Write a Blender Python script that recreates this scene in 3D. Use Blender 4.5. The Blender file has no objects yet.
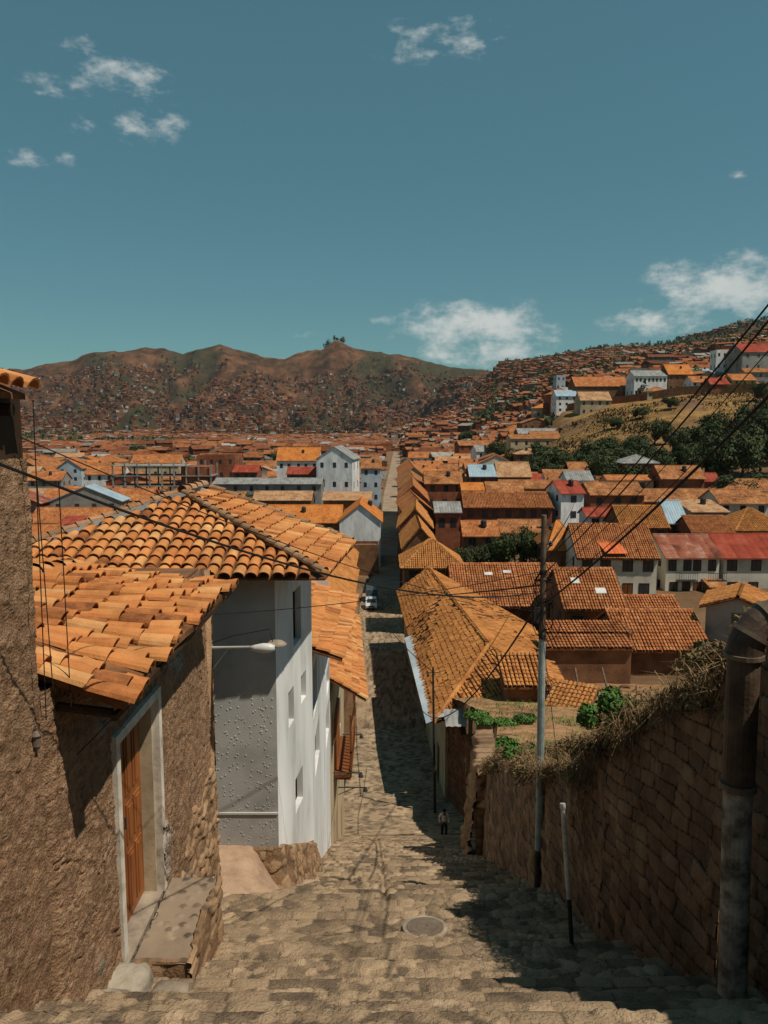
import bpy, math, random
import numpy as np
from mathutils import Vector, Matrix
S = bpy.context.scene
COL = S.collection
PI = math.pi
# ------------------------------------------------------------------ camera, sky, sun, exposure
F = 769.0; PITCH = math.radians(6.45)
cam = bpy.data.cameras.new('camera'); camo = bpy.data.objects.new('camera', cam); COL.objects.link(camo)
cam.sensor_fit = 'VERTICAL'; cam.sensor_height = 24; cam.sensor_width = 18; cam.lens = 24*F/1024
cam.clip_start = 0.05; cam.clip_end = 20000
camo.location = (0, 0, 0); camo.rotation_euler = (PI/2-PITCH, 0, 0)
S.camera = camo
SUN_AZ = math.radians(62); SUN_EL = math.radians(61)      # azimuth from -Y towards +X
sd = Vector((math.sin(SUN_AZ)*math.cos(SUN_EL), -math.cos(SUN_AZ)*math.cos(SUN_EL), math.sin(SUN_EL)))
sl = bpy.data.lights.new('sun', 'SUN'); sl.energy = 5.0; sl.angle = math.radians(0.5); sl.color = (1, .90, .76)
so = bpy.data.objects.new('sun', sl); COL.objects.link(so); so.rotation_euler = sd.to_track_quat('Z', 'Y').to_euler()
so.location = (30, -20, 60)
S.view_settings.view_transform = 'Standard'; S.view_settings.look = 'None'
S.view_settings.exposure = -0.13; S.view_settings.gamma = 1; S.view_settings.use_curve_mapping = False

def ray(px, py):
    u = (px-384)/F; v = (512-py)/F
    Y = math.cos(PITCH)+v*math.sin(PITCH); Z = -math.sin(PITCH)+v*math.cos(PITCH)
    return u/Y, Z/Y
def P(px, py, D):
    a, b = ray(px, py); return Vector((a*D, D, b*D))

def build_world():
    w = bpy.data.worlds.new('World'); S.world = w; w.use_nodes = True
    nt = w.node_tree; N = nt.nodes; L = nt.links; N.clear()
    out = N.new('ShaderNodeOutputWorld'); bg = N.new('ShaderNodeBackground'); bg.inputs[1].default_value = 0.088
    sky = N.new('ShaderNodeTexSky'); sky.sky_type = 'NISHITA'; sky.sun_disc = False
    sky.sun_elevation = SUN_EL; sky.sun_rotation = math.atan2(sd.x, sd.y)
    sky.altitude = 3400; sky.air_density = 1.5; sky.dust_density = 0.5; sky.ozone_density = 1.0
    def m(op, a, b=None, c=None):
        n = N.new('ShaderNodeMath'); n.operation = op
        for i, x in enumerate((a, b, c)):
            if x is None: continue
            if isinstance(x, (int, float)): n.inputs[i].default_value = x
            else: L.new(x, n.inputs[i])
        return n.outputs[0]
    tint = N.new('ShaderNodeMix'); tint.data_type = 'RGBA'; tint.blend_type = 'MULTIPLY'; tint.inputs[0].default_value = 1
    L.new(sky.outputs[0], tint.inputs[6]); tint.inputs[7].default_value = (0.62, 0.92, 0.84, 1)
    ev = N.new('ShaderNodeMix'); ev.data_type = 'RGBA'; ev.inputs[0].default_value = .52; L.new(tint.outputs[2], ev.inputs[6]); ev.inputs[7].default_value = (.86, 2.25, 2.5, 1); tint = ev
    tc = N.new('ShaderNodeTexCoord'); sx = N.new('ShaderNodeSeparateXYZ'); L.new(tc.outputs['Generated'], sx.inputs[0])
    az = m('ARCTAN2', sx.outputs[0], sx.outputs[1])
    h = m('SQRT', m('ADD', m('MULTIPLY', sx.outputs[0], sx.outputs[0]), m('MULTIPLY', sx.outputs[1], sx.outputs[1])))
    el = m('DIVIDE', sx.outputs[2], m('MAXIMUM', h, 0.02))
    cx = N.new('ShaderNodeCombineXYZ'); L.new(az, cx.inputs[0]); L.new(m('MULTIPLY', el, 1.6), cx.inputs[1])
    def noise(sc, det, rough=.6, off=0):
        n = N.new('ShaderNodeTexNoise'); n.inputs['Scale'].default_value = sc; n.inputs['Detail'].default_value = det
        n.inputs['Roughness'].default_value = rough
        mp = N.new('ShaderNodeVectorMath'); mp.operation = 'ADD'; mp.inputs[1].default_value = (off, off*.7, off*1.3)
        L.new(cx.outputs[0], mp.inputs[0]); L.new(mp.outputs[0], n.inputs['Vector']); return n.outputs[0]
    n1 = noise(22, 8, .62); n2 = noise(60, 6, .6, 3.1); n3 = noise(9, 3, .5, 7.7)
    # px, py, half width px, half height px, strength
    clouds = [(58, 84, 42, 14, .55), (84, 46, 30, 14, .34), (135, 84, 40, 30, .36), (112, 72, 34, 22, .45), (150, 128, 40, 20, .40), (24, 158, 24, 11, .42), (66, 158, 12, 8, .4), (78, 125, 16, 10, .36),
              (440, 40, 62, 24, .50), (472, 326, 92, 28, .98), (485, 350, 80, 22, .85), (420, 322, 60, 9, .40), (535, 338, 40, 16, .40), (720, 286, 84, 36, 1.0), (655, 322, 62, 17, .75),
              (762, 300, 50, 26, .8), (700, 268, 50, 14, .45), (648, 284, 22, 6, .3), (736, 175, 12, 5, .45), (295, 334, 20, 5, .28), (600, 360, 60, 10, .32), (900, 260, 120, 40, .9), (-160, 250, 120, 40, .6)]
    tot = None
    for (px, py, rx, ry, st) in clouds:
        a, b = ray(px, py); a0 = math.atan(a); 
        e0 = b/math.sqrt(1+a*a)
        k = 1/F/(1+a*a)
        dx = m('MULTIPLY', m('SUBTRACT', az, a0), 1/(rx*k)); dy = m('MULTIPLY', m('SUBTRACT', el, e0), F*math.sqrt(1+a*a)/ry)
        q = m('ADD', m('MULTIPLY', dx, dx), m('MULTIPLY', dy, dy))
        v = m('MULTIPLY', m('SUBTRACT', 1.0, q), st); v = m('MAXIMUM', v, -0.6)
        tot = v if tot is None else m('MAXIMUM', tot, v)
    dens = m('ADD', tot, m('MULTIPLY', m('SUBTRACT', n1, .535), 3.2)); dens = m('ADD', dens, m('MULTIPLY', m('SUBTRACT', n2, .5), .9))
    mr = N.new('ShaderNodeMapRange'); mr.interpolation_type = 'SMOOTHSTEP'; L.new(dens, mr.inputs[0])
    mr.inputs[1].default_value = -0.02; mr.inputs[2].default_value = 1.25; mr.inputs[3].default_value = 0; mr.inputs[4].default_value = 0.9
    gate = N.new('ShaderNodeMapRange'); L.new(tot, gate.inputs[0]); gate.inputs[1].default_value = -0.3; gate.inputs[2].default_value = 0.12
    fac = m('MULTIPLY', mr.outputs[0], gate.outputs[0])
    mx = N.new('ShaderNodeMix'); mx.data_type = 'RGBA'; L.new(fac, mx.inputs[0]); L.new(tint.outputs[2], mx.inputs[6])
    cr = N.new('ShaderNodeMix'); cr.data_type = 'RGBA'; L.new(m('MULTIPLY', n3, 1.0), cr.inputs[0]); cr.inputs[6].default_value = (5.4, 6.3, 6.4, 1); cr.inputs[7].default_value = (9.6, 9.3, 8.6, 1)
    L.new(cr.outputs[2], mx.inputs[7])
    L.new(mx.outputs[2], bg.inputs[0]); L.new(bg.outputs[0], out.inputs[0])
build_world()

# ------------------------------------------------------------------ helpers
rng = random.Random(7); nrng = np.random.default_rng(5)
def tag(o, label=None, cat=None, group=None, kind=None):
    if label: o['label'] = label
    if cat: o['category'] = cat
    if group: o['group'] = group
    if kind: o['kind'] = kind
    return o
def empty(name, loc, rz=0.0):
    o = bpy.data.objects.new(name, None); COL.objects.link(o); o.location = loc; o.rotation_euler = (0, 0, rz); o.empty_display_size = .3
    return o
def mesh_obj(name, verts, faces, mat, parent=None, smooth=False, rnd=None, uv=None, pattr=None):
    me = bpy.data.meshes.new(name); me.from_pydata([tuple(v) for v in verts], [], faces)
    me.materials.append(mat)
    if smooth: me.polygons.foreach_set('use_smooth', [True]*len(me.polygons))
    if rnd is not None:
        a = me.attributes.new('rnd', 'FLOAT', 'FACE'); a.data.foreach_set('value', rnd)
    if pattr:
        for k, arr in pattr.items():
            a = me.attributes.new(k, 'FLOAT', 'POINT'); a.data.foreach_set('value', np.asarray(arr, dtype=np.float32).ravel())
    if uv is not None:
        l = me.uv_layers.new(name='UVMap'); l.data.foreach_set('uv', np.asarray(uv, dtype=np.float32).ravel())
    me.update()
    o = bpy.data.objects.new(name, me); COL.objects.link(o)
    if parent: o.parent = parent
    return o
class MB:
    def __init__(s): s.v = []; s.f = []; s.r = []; s.uv = []
    def add(s, vs, fs, r=0.5, uvs=None):
        n = len(s.v); s.v += [Vector(v) for v in vs]
        for i, f in enumerate(fs):
            s.f.append([n+k for k in f]); s.r.append(r)
            s.uv += (uvs[i] if uvs else [(0, 0)]*len(f))
    def box(s, a, b, r=0.5):
        x0, y0, z0 = a; x1, y1, z1 = b
        s.add([(x0,y0,z0),(x1,y0,z0),(x1,y1,z0),(x0,y1,z0),(x0,y0,z1),(x1,y0,z1),(x1,y1,z1),(x0,y1,z1)],
              [(0,3,2,1),(4,5,6,7),(0,1,5,4),(1,2,6,5),(2,3,7,6),(3,0,4,7)], r)
    def prism(s, pts, off, r=0.5):
        n = len(pts); off = Vector(off); pts = [Vector(p) for p in pts]
        s.add(pts+[p+off for p in pts], [list(range(n))[::-1], [n+i for i in range(n)]]+[(i, (i+1)%n, n+(i+1)%n, n+i) for i in range(n)], r)
    def tube(s, pts, rad, seg=8, cap=True, r=0.5):
        pts = [Vector(p) for p in pts]; n = len(pts)
        rads = rad if isinstance(rad, (list, tuple)) else [rad]*n
        t0 = (pts[1]-pts[0]).normalized(); up = Vector((0,0,1)) if abs(t0.z) < .9 else Vector((1,0,0))
        base = len(s.v); side = t0.cross(up).normalized()
        for i in range(n):
            t = (pts[min(i+1, n-1)]-pts[max(i-1, 0)]).normalized()
            side = (side-t*side.dot(t)).normalized(); up = side.cross(t)
            for k in range(seg):
                a = 2*PI*k/seg; s.v.append(pts[i]+(side*math.cos(a)+up*math.sin(a))*rads[i])
        for i in range(n-1):
            for k in range(seg):
                k2 = (k+1) % seg
                s.f.append([base+i*seg+k, base+i*seg+k2, base+(i+1)*seg+k2, base+(i+1)*seg+k]); s.r.append(r); s.uv += [(0,0)]*4
        if cap:
            s.f.append([base+k for k in range(seg)][::-1]); s.r.append(r); s.uv += [(0,0)]*seg
            s.f.append([base+(n-1)*seg+k for k in range(seg)]); s.r.append(r); s.uv += [(0,0)]*seg
    def lathe(s, prof, c, seg=16, r=.5):
        base = len(s.v); c = Vector(c)
        for (rad, z) in prof:
            for k in range(seg):
                a = 2*PI*k/seg; s.v.append(c+Vector((rad*math.cos(a), rad*math.sin(a), z)))
        for i in range(len(prof)-1):
            for k in range(seg):
                k2 = (k+1) % seg; s.f.append([base+i*seg+k, base+i*seg+k2, base+(i+1)*seg+k2, base+(i+1)*seg+k]); s.r.append(r); s.uv += [(0,0)]*4
        s.f.append([base+(len(prof)-1)*seg+k for k in range(seg)]); s.r.append(r); s.uv += [(0,0)]*seg
    def build(s, name, mat, parent=None, smooth=False, uv=False):
        return mesh_obj(name, s.v, s.f, mat, parent, smooth, s.r, s.uv if uv else None)
# --- numpy noise
_L = nrng.random((256, 256))
def vnoise(x, y):
    xi = np.floor(x).astype(int); yi = np.floor(y).astype(int); fx = x-xi; fy = y-yi
    fx = fx*fx*(3-2*fx); fy = fy*fy*(3-2*fy)
    g = lambda i, j: _L[i % 256, j % 256]
    return (g(xi,yi)*(1-fx)+g(xi+1,yi)*fx)*(1-fy)+(g(xi,yi+1)*(1-fx)+g(xi+1,yi+1)*fx)*fy
def fbm(x, y, o=4, g=.5):
    x = np.asarray(x, float); y = np.asarray(y, float)
    t = 0; a = 1; s = 0
    for i in range(o):
        t = t+a*vnoise(x*2**i+17.3*i, y*2**i+5.1*i); s += a; a *= g
    return t/s
def voro(x, y, jit=.8):
    xi = np.floor(x).astype(int); yi = np.floor(y).astype(int)
    f1 = np.full(x.shape, 9.); f2 = np.full(x.shape, 9.); idr = np.zeros(x.shape)
    for dx in (-1, 0, 1):
        for dy in (-1, 0, 1):
            a = (xi+dx); b = (yi+dy)
            cx = a+.5+jit*(_L[a % 256, b % 256]-.5); cy = b+.5+jit*(_L[(b+77) % 256, (a+31) % 256]-.5)
            d = np.hypot(x-cx, y-cy); r = _L[(a+13) % 256, (b+99) % 256]
            c = d < f1
            f2 = np.where(c, f1, np.minimum(f2, d)); idr = np.where(c, r, idr); f1 = np.where(c, d, f1)
    return f1, f2, idr
def sstep(a, b, x):
    t = np.clip((x-a)/(b-a), 0, 1); return t*t*(3-2*t)

# ------------------------------------------------------------------ materials
def M(name, cols, scale=2.0, rough=.9, bump=.0, bscale=30., attr=0., edge=None, spec=.15, detail=6, metal=0., bdist=.02, nrough=.6, voro_b=0, cast=None, stretch=None):
    m = bpy.data.materials.new(name); m.use_nodes = True; nt = m.node_tree; N = nt.nodes; L = nt.links
    b = N['Principled BSDF']; b.inputs['Roughness'].default_value = rough; b.inputs['Specular IOR Level'].default_value = spec; b.inputs['Metallic'].default_value = metal
    g = N.new('ShaderNodeNewGeometry'); pos = g.outputs['Position']
    if stretch:
        mp = N.new('ShaderNodeMapping'); mp.inputs['Scale'].default_value = stretch; L.new(pos, mp.inputs[0]); pos = mp.outputs[0]
    n = N.new('ShaderNodeTexNoise'); n.inputs['Scale'].default_value = scale; n.inputs['Detail'].default_value = detail; n.inputs['Roughness'].default_value = nrough
    L.new(pos, n.inputs['Vector'])
    ramp = N.new('ShaderNodeValToRGB'); e = ramp.color_ramp.elements
    while len(e) > 1: e.remove(e[-1])
    k = len(cols)
    for i, c in enumerate(cols):
        p = .3+.4*i/max(1, k-1) if attr == 0 else i/max(1, k-1)
        if i == 0: e[0].position = p; e[0].color = (*c, 1)
        else: q = e.new(p); q.color = (*c, 1)
    if attr:
        at = N.new('ShaderNodeAttribute'); at.attribute_name = 'rnd'
        ms = N.new('ShaderNodeMath'); ms.operation = 'MULTIPLY_ADD'; L.new(n.outputs[0], ms.inputs[0]); ms.inputs[1].default_value = 2*(1-attr); ms.inputs[2].default_value = -.5*(1-attr)*1.0
        ma = N.new('ShaderNodeMath'); ma.operation = 'MULTIPLY_ADD'; L.new(at.outputs['Fac'], ma.inputs[0]); ma.inputs[1].default_value = attr; L.new(ms.outputs[0], ma.inputs[2])
        L.new(ma.outputs[0], ramp.inputs[0])
    else: L.new(n.outputs[0], ramp.inputs[0])
    col = ramp.outputs[0]
    if edge:
        at = N.new('ShaderNodeAttribute'); at.attribute_name = 'edge'
        mr = N.new('ShaderNodeMapRange'); L.new(at.outputs['Fac'], mr.inputs[0]); mr.inputs[1].default_value = 0.02; mr.inputs[2].default_value = edge[1]
        mx = N.new('ShaderNodeMix'); mx.data_type = 'RGBA'; L.new(mr.outputs[0], mx.inputs[0]); mx.inputs[6].default_value = (*edge[0], 1); L.new(col, mx.inputs[7]); col = mx.outputs[2]
    # large soft variation of grime
    n2 = N.new('ShaderNodeTexNoise'); n2.inputs['Scale'].default_value = scale*.27; n2.inputs['Detail'].default_value = 3; L.new(pos, n2.inputs['Vector'])
    mr2 = N.new('ShaderNodeMapRange'); L.new(n2.outputs[0], mr2.inputs[0]); mr2.inputs[1].default_value = .3; mr2.inputs[2].default_value = .7; mr2.inputs[3].default_value = .74; mr2.inputs[4].default_value = 1.12
    vm = N.new('ShaderNodeVectorMath'); vm.operation = 'SCALE'; L.new(col, vm.inputs[0]); L.new(mr2.outputs[0], vm.inputs['Scale'])
    L.new(vm.outputs[0], b.inputs['Base Color'])
    if bump:
        bn = N.new('ShaderNodeBump'); bn.inputs['Strength'].default_value = bump; bn.inputs['Distance'].default_value = bdist
        if voro_b:
            t = N.new('ShaderNodeTexVoronoi'); t.inputs['Scale'].default_value = bscale; L.new(pos, t.inputs['Vector']); L.new(t.outputs['Distance'], bn.inputs['Height'])
        else:
            t = N.new('ShaderNodeTexNoise'); t.inputs['Scale'].default_value = bscale; t.inputs['Detail'].default_value = 5; L.new(pos, t.inputs['Vector']); L.new(t.outputs[0], bn.inputs['Height'])
        L.new(bn.outputs[0], b.inputs['Normal'])
    return m
def add_patch(m, c0, c1):
    nt = m.node_tree; N = nt.nodes; L = nt.links; b = N['Principled BSDF']; src = b.inputs['Base Color'].links[0].from_socket
    a = N.new('ShaderNodeAttribute'); a.attribute_name = 'stone'; r = N.new('ShaderNodeAttribute'); r.attribute_name = 'srnd'
    mc = N.new('ShaderNodeMix'); mc.data_type = 'RGBA'; L.new(r.outputs['Fac'], mc.inputs[0]); mc.inputs[6].default_value = (*c0, 1); mc.inputs[7].default_value = (*c1, 1)
    n = N.new('ShaderNodeTexNoise'); n.inputs['Scale'].default_value = 22; n.inputs['Detail'].default_value = 6; g = N.new('ShaderNodeNewGeometry'); L.new(g.outputs['Position'], n.inputs['Vector'])
    mr = N.new('ShaderNodeMapRange'); L.new(n.outputs[0], mr.inputs[0]); mr.inputs[1].default_value = .3; mr.inputs[2].default_value = .7; mr.inputs[3].default_value = .6; mr.inputs[4].default_value = 1.25
    sc = N.new('ShaderNodeVectorMath'); sc.operation = 'SCALE'; L.new(mc.outputs[2], sc.inputs[0]); L.new(mr.outputs[0], sc.inputs['Scale'])
    mx = N.new('ShaderNodeMix'); mx.data_type = 'RGBA'; L.new(a.outputs['Fac'], mx.inputs[0]); L.new(src, mx.inputs[6]); L.new(sc.outputs[0], mx.inputs[7]); L.new(mx.outputs[2], b.inputs['Base Color'])
def M_uvroof(name, cols, colw=.25, row=.42, corrug=False):
    m = bpy.data.materials.new(name); m.use_nodes = True; nt = m.node_tree; N = nt.nodes; L = nt.links
    b = N['Principled BSDF']; b.inputs['Roughness'].default_value = .9; b.inputs['Specular IOR Level'].default_value = .12
    tc = N.new('ShaderNodeTexCoord'); g = N.new('ShaderNodeNewGeometry')
    mp = N.new('ShaderNodeMapping'); mp.inputs['Scale'].default_value = (1/colw, 1/row, 1); L.new(tc.outputs['UV'], mp.inputs[0])
    vf = N.new('ShaderNodeVectorMath'); vf.operation = 'FLOOR'; L.new(mp.outputs[0], vf.inputs[0])
    wn = N.new('ShaderNodeTexWhiteNoise'); wn.noise_dimensions = '2D'; L.new(vf.outputs[0], wn.inputs['Vector'])
    n = N.new('ShaderNodeTexNoise'); n.inputs['Scale'].default_value = .4; n.inputs['Detail'].default_value = 9; n.inputs['Roughness'].default_value = .78; L.new(g.outputs['Position'], n.inputs['Vector'])
    ma = N.new('ShaderNodeMath'); ma.operation = 'MULTIPLY_ADD'; L.new(wn.outputs['Value'], ma.inputs[0]); ma.inputs[1].default_value = .4; 
    mm = N.new('ShaderNodeMath'); mm.operation = 'MULTIPLY_ADD'; L.new(n.outputs[0], mm.inputs[0]); mm.inputs[1].default_value = 2.6; mm.inputs[2].default_value = -1.0
    L.new(mm.outputs[0], ma.inputs[2])
    ramp = N.new('ShaderNodeValToRGB'); e = ramp.color_ramp.elements
    e[0].color = (*cols[0], 1); e[1].color = (*cols[-1], 1)
    for i, c in enumerate(cols[1:-1]): q = e.new((i+1)/(len(cols)-1)); q.color = (*c, 1)
    L.new(ma.outputs[0], ramp.inputs[0])
    # groove between tile columns
    sx = N.new('ShaderNodeSeparateXYZ'); L.new(mp.outputs[0], sx.inputs[0])
    fr = N.new('ShaderNodeMath'); fr.operation = 'FRACT'; L.new(sx.outputs[0], fr.inputs[0])
    pp = N.new('ShaderNodeMath'); pp.operation = 'PINGPONG'; L.new(sx.outputs[0], pp.inputs[0]); pp.inputs[1].default_value = .5
    sq = N.new('ShaderNodeMath'); sq.operation = 'POWER'; L.new(pp.outputs[0], sq.inputs[0]); sq.inputs[1].default_value = .5
    fy = N.new('ShaderNodeMath'); fy.operation = 'FRACT'; L.new(sx.outputs[1], fy.inputs[0])
    hs = N.new('ShaderNodeMath'); hs.operation = 'MULTIPLY_ADD'; L.new(fy.outputs[0], hs.inputs[0]); hs.inputs[1].default_value = -.15; L.new(sq.outputs[0], hs.inputs[2])
    bn = N.new('ShaderNodeBump'); bn.inputs['Strength'].default_value = .9; bn.inputs['Distance'].default_value = .11; L.new(hs.outputs[0], bn.inputs['Height']); L.new(bn.outputs[0], b.inputs['Normal'])
    L.new(ramp.outputs[0], b.inputs['Base Color'])
    return m
OR = [(.10,.035,.014), (.34,.115,.034), (.50,.185,.052), (.56,.26,.09), (.62,.38,.17)]
tile_near = M('terracotta_tile', [(.06,.027,.014), (.26,.095,.034), (.47,.175,.055), (.52,.225,.075), (.56,.30,.12), (.60,.41,.21)], scale=6.5, attr=.62, nrough=.75, bump=.5, bscale=38, bdist=.015, detail=8)
tile_mid = M('aged_tile', [(.06,.025,.012), (.27,.10,.032), (.43,.175,.05), (.48,.225,.075), (.53,.32,.14)], scale=1.3, attr=.42, nrough=.75, detail=9, bump=.35, bscale=20, bdist=.03)
tile_brown = M('brown_tile', [(.06,.025,.013), (.26,.09,.035), (.40,.145,.052), (.46,.20,.08), (.52,.31,.16)], scale=1.1, attr=.5, bump=.35, bscale=20, bdist=.03)
tile_under = M('tile_bed', [(.06,.028,.014), (.16,.07,.03), (.26,.12,.05)], scale=3, bump=.4)
r_orange = M_uvroof('orange_tile_roof', [(.10,.038,.018), (.30,.105,.038), (.42,.155,.052), (.48,.25,.11)])
r_bright = M_uvroof('bright_orange_roof', [(.22,.075,.02), (.43,.14,.032), (.52,.185,.045), (.50,.23,.08)])
r_brown = M_uvroof('brown_tile_roof', [(.07,.03,.015), (.22,.09,.035), (.36,.15,.058), (.45,.24,.11)])
r_red = M_uvroof('red_sheet_roof', [(.15,.03,.018), (.25,.045,.025), (.30,.08,.05)], colw=.9, row=3)
r_tan = M_uvroof('tan_tile_roof', [(.14,.07,.035), (.34,.18,.09), (.44,.26,.14), (.5,.34,.2)])
r_grey = M_uvroof('grey_sheet_roof', [(.12,.12,.115), (.22,.22,.21), (.32,.32,.31)], colw=.5, row=2.5)
r_blue = M_uvroof('blue_sheet_roof', [(.17,.24,.29), (.26,.35,.41), (.33,.42,.47)], colw=.4, row=2.5)
r_rust = M_uvroof('rusty_sheet_roof', [(.08,.03,.02), (.20,.06,.035), (.26,.10,.06), (.34,.26,.22)], colw=.9, row=3)
ROOFM = {'rust': r_rust, 'orange': r_orange, 'bright orange': r_bright, 'brown': r_brown, 'red': r_red, 'tan': r_tan, 'grey': r_grey, 'blue grey': r_blue}
w_white = M('white_plaster', [(.52,.52,.50), (.72,.73,.72), (.78,.79,.78)], scale=1.6, stretch=(1,1,.3), detail=9, bump=.15, bscale=25)
w_offwhite = M('offwhite_plaster', [(.38,.35,.28), (.58,.54,.45), (.66,.62,.52)], scale=.5, bump=.15, bscale=12, nrough=.7)
w_cream = M('cream_plaster', [(.35,.27,.16), (.45,.35,.22), (.52,.43,.29)], scale=.5, bump=.1)
w_adobe = M('adobe_wall', [(.11,.055,.030), (.20,.10,.052), (.27,.145,.075)], scale=.8, bump=.5, bscale=9, bdist=.06)
w_brick = M('brick_wall', [(.15,.055,.030), (.24,.085,.045), (.30,.12,.065)], scale=.9, bump=.3, bscale=12)
w_grey = M('grey_wall', [(.17,.16,.145), (.26,.25,.225), (.34,.32,.29)], scale=.4, bump=.2)
w_blue = M('pale_blue_wall', [(.30,.37,.42), (.40,.47,.52), (.47,.53,.57)], scale=.4)
w_yellow = M('yellow_wall', [(.45,.27,.09), (.55,.35,.12)], scale=.4)
WALLM = {'white': w_white, 'off-white': w_offwhite, 'cream': w_cream, 'adobe': w_adobe, 'brick': w_brick, 'grey': w_grey, 'pale blue': w_blue, 'yellow': w_yellow}
glass = M('dark_window_glass', [(.02,.022,.025), (.04,.045,.05)], scale=.6, rough=.25, spec=.5)
frame_dark = M('dark_wood', [(.03,.018,.010), (.06,.035,.02)], scale=3, rough=.7)
frame_white = M('white_window_paint', [(.5,.5,.48), (.62,.62,.6)], scale=3, rough=.6)
door_wood = M('varnished_door_wood', [(.18,.055,.016), (.30,.10,.028), (.38,.145,.042)], scale=5, rough=.55, bump=.25, bscale=60, bdist=.004, spec=.3, stretch=(1,1,.15))
door_dark = M('dark_door_wood', [(.13,.045,.017), (.22,.08,.026)], scale=5, rough=.6, bump=.2, bscale=60, stretch=(1,1,.15))
paint_white = M('old_white_paint', [(.38,.32,.24), (.62,.57,.48), (.72,.68,.60)], scale=5, bump=.3, bscale=40, bdist=.008)
cream_reveal = M('cream_reveal', [(.32,.25,.15), (.43,.35,.23), (.48,.40,.28)], scale=4, bump=.15)
adobe_near = M('rough_adobe', [(.05,.026,.015), (.17,.097,.054), (.27,.16,.092), (.34,.22,.135), (.42,.31,.22)], scale=9, bump=.9, bscale=42, bdist=.035, edge=None, attr=.3, nrough=.75, detail=10)
add_patch(adobe_near, (.13,.10,.072), (.36,.31,.25))
stone_base = M('rubble_stone', [(.10,.062,.036), (.22,.13,.07), (.31,.195,.11), (.40,.29,.18)], scale=3.5, attr=.55, bump=.7, bscale=25, bdist=.03, edge=((.11,.075,.048), .16))
stone_wall = M('dark_field_stone', [(.045,.033,.024), (.14,.092,.058), (.26,.165,.10), (.36,.27,.18)], scale=2.2, attr=.42, detail=10, nrough=.7, stretch=(1,1,.55), bump=.8, bscale=24, bdist=.03, edge=((.03,.02,.013), .09))
cobble = M('cobblestone', [(.04,.034,.028), (.13,.095,.065), (.30,.215,.135), (.40,.29,.185), (.52,.41,.29)], scale=2.0, attr=.50, bump=1.0, bscale=30, bdist=.04, edge=((.11,.078,.05), .10), nrough=.78, detail=10)
road_far = M('worn_road', [(.20,.145,.10), (.29,.215,.15), (.36,.28,.20)], scale=.5, bump=.3, bscale=6)
concrete = M('worn_concrete', [(.17,.135,.10), (.27,.22,.165), (.35,.29,.225)], scale=4, bump=.4, bscale=40, bdist=.01)
iron = M('cast_iron', [(.10,.075,.055), (.17,.13,.095)], scale=8, rough=.7, bump=.4, bscale=50, spec=.3)
dark_metal = M('dark_metal', [(.02,.02,.02), (.04,.04,.04)], scale=8, rough=.6, spec=.3)
cable_m = M('black_cable', [(.012,.012,.013), (.02,.02,.02)], scale=8, rough=.7)
pole_m = M('galvanised_pole', [(.18,.23,.22), (.28,.34,.33), (.38,.43,.41)], scale=6, rough=.55, spec=.3, bump=.2, bscale=20)
pole_dark = M('tarred_pole_paint', [(.025,.022,.02), (.05,.042,.035)], scale=6, rough=.7)
pole_old = M('weathered_pole_top', [(.06,.045,.035), (.13,.09,.06), (.2,.15,.11)], scale=7, rough=.8)
pipe_m = M('rusty_metal_pipe', [(.035,.022,.014), (.075,.048,.03), (.13,.085,.055)], scale=4, rough=.6, spec=.35, bump=.3, bscale=25)
pipe_white = M('peeling_white_paint', [(.03,.025,.02), (.20,.17,.14), (.40,.37,.31), (.48,.45,.38)], scale=5, rough=.8, bump=.4, bscale=30)
lamp_white = M('lamp_shell', [(.5,.5,.48), (.6,.6,.58)], scale=5, rough=.4, spec=.4)
leaf_m = M('tree_leaves', [(.022,.032,.013), (.05,.066,.024), (.092,.108,.042)], scale=.35, attr=.5, rough=.7)
leaf_g = M('bright_leaves', [(.03,.075,.018), (.07,.15,.03), (.12,.21,.05)], scale=3, attr=.6, rough=.6)
bark = M('bark', [(.05,.035,.024), (.1,.07,.05)], scale=4, bump=.5)
dry_m = M('dry_stalks', [(.07,.042,.022), (.17,.105,.05), (.28,.185,.09), (.36,.27,.15)], scale=2.5, attr=.7, rough=.9)
earth = M('earth_lot', [(.17,.09,.042), (.31,.17,.082), (.40,.24,.125)], scale=1.1, bump=.6, bscale=9, bdist=.06)
adobe_ruin = M('crumbling_adobe', [(.07,.032,.018), (.15,.07,.037), (.24,.12,.06)], scale=2, bump=.8, bscale=12, bdist=.07, attr=.4, edge=((.06,.03,.018), .12))
skylight_m = M('skylight_sheet', [(.45,.45,.42), (.6,.6,.57)], scale=3, rough=.5)
orange_sheet = M_uvroof('orange_corrugated', [(.42,.09,.03), (.55,.13,.045), (.58,.17,.07)], colw=.5, row=3)

# ------------------------------------------------------------------ terrain functions
HP = [(-30, -9), (-6, -1.0), (0, 1.65), (3, 3.1), (7.3, 6.15), (8.3, 6.7), (11, 7.92), (12, 8.12), (15, 9.75), (22, 13.35), (28, 16.3), (40, 22.6), (45, 24.2), (57, 25.1), (85, 25.6), (115, 27.8), (200, 31), (300, 33.3), (450, 36), (700, 38.5), (1000, 41), (1500, 44)]
HPx = [a for a, b in HP]; HPy = [b for a, b in HP]
def Hs(y): return np.interp(y, HPx, HPy)
SL = .95
def zstreet(y):
    y = np.asarray(y, float)
    L_ = SL; k = np.floor(y/L_); fr = y/L_-k
    g = np.where(fr < .86, fr*.38, .327+(fr-.86)/.14*.673)
    w = np.clip((62-y)/6, 0, 1)*np.clip((y+8)/2, 0, 1)
    w2 = 1-sstep(10.2, 11, y)*(1-sstep(11.9, 12.6, y))
    g = fr+(g-fr)*w*w2
    return -(Hs(k*L_)+(Hs((k+1)*L_)-Hs(k*L_))*g)
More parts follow.
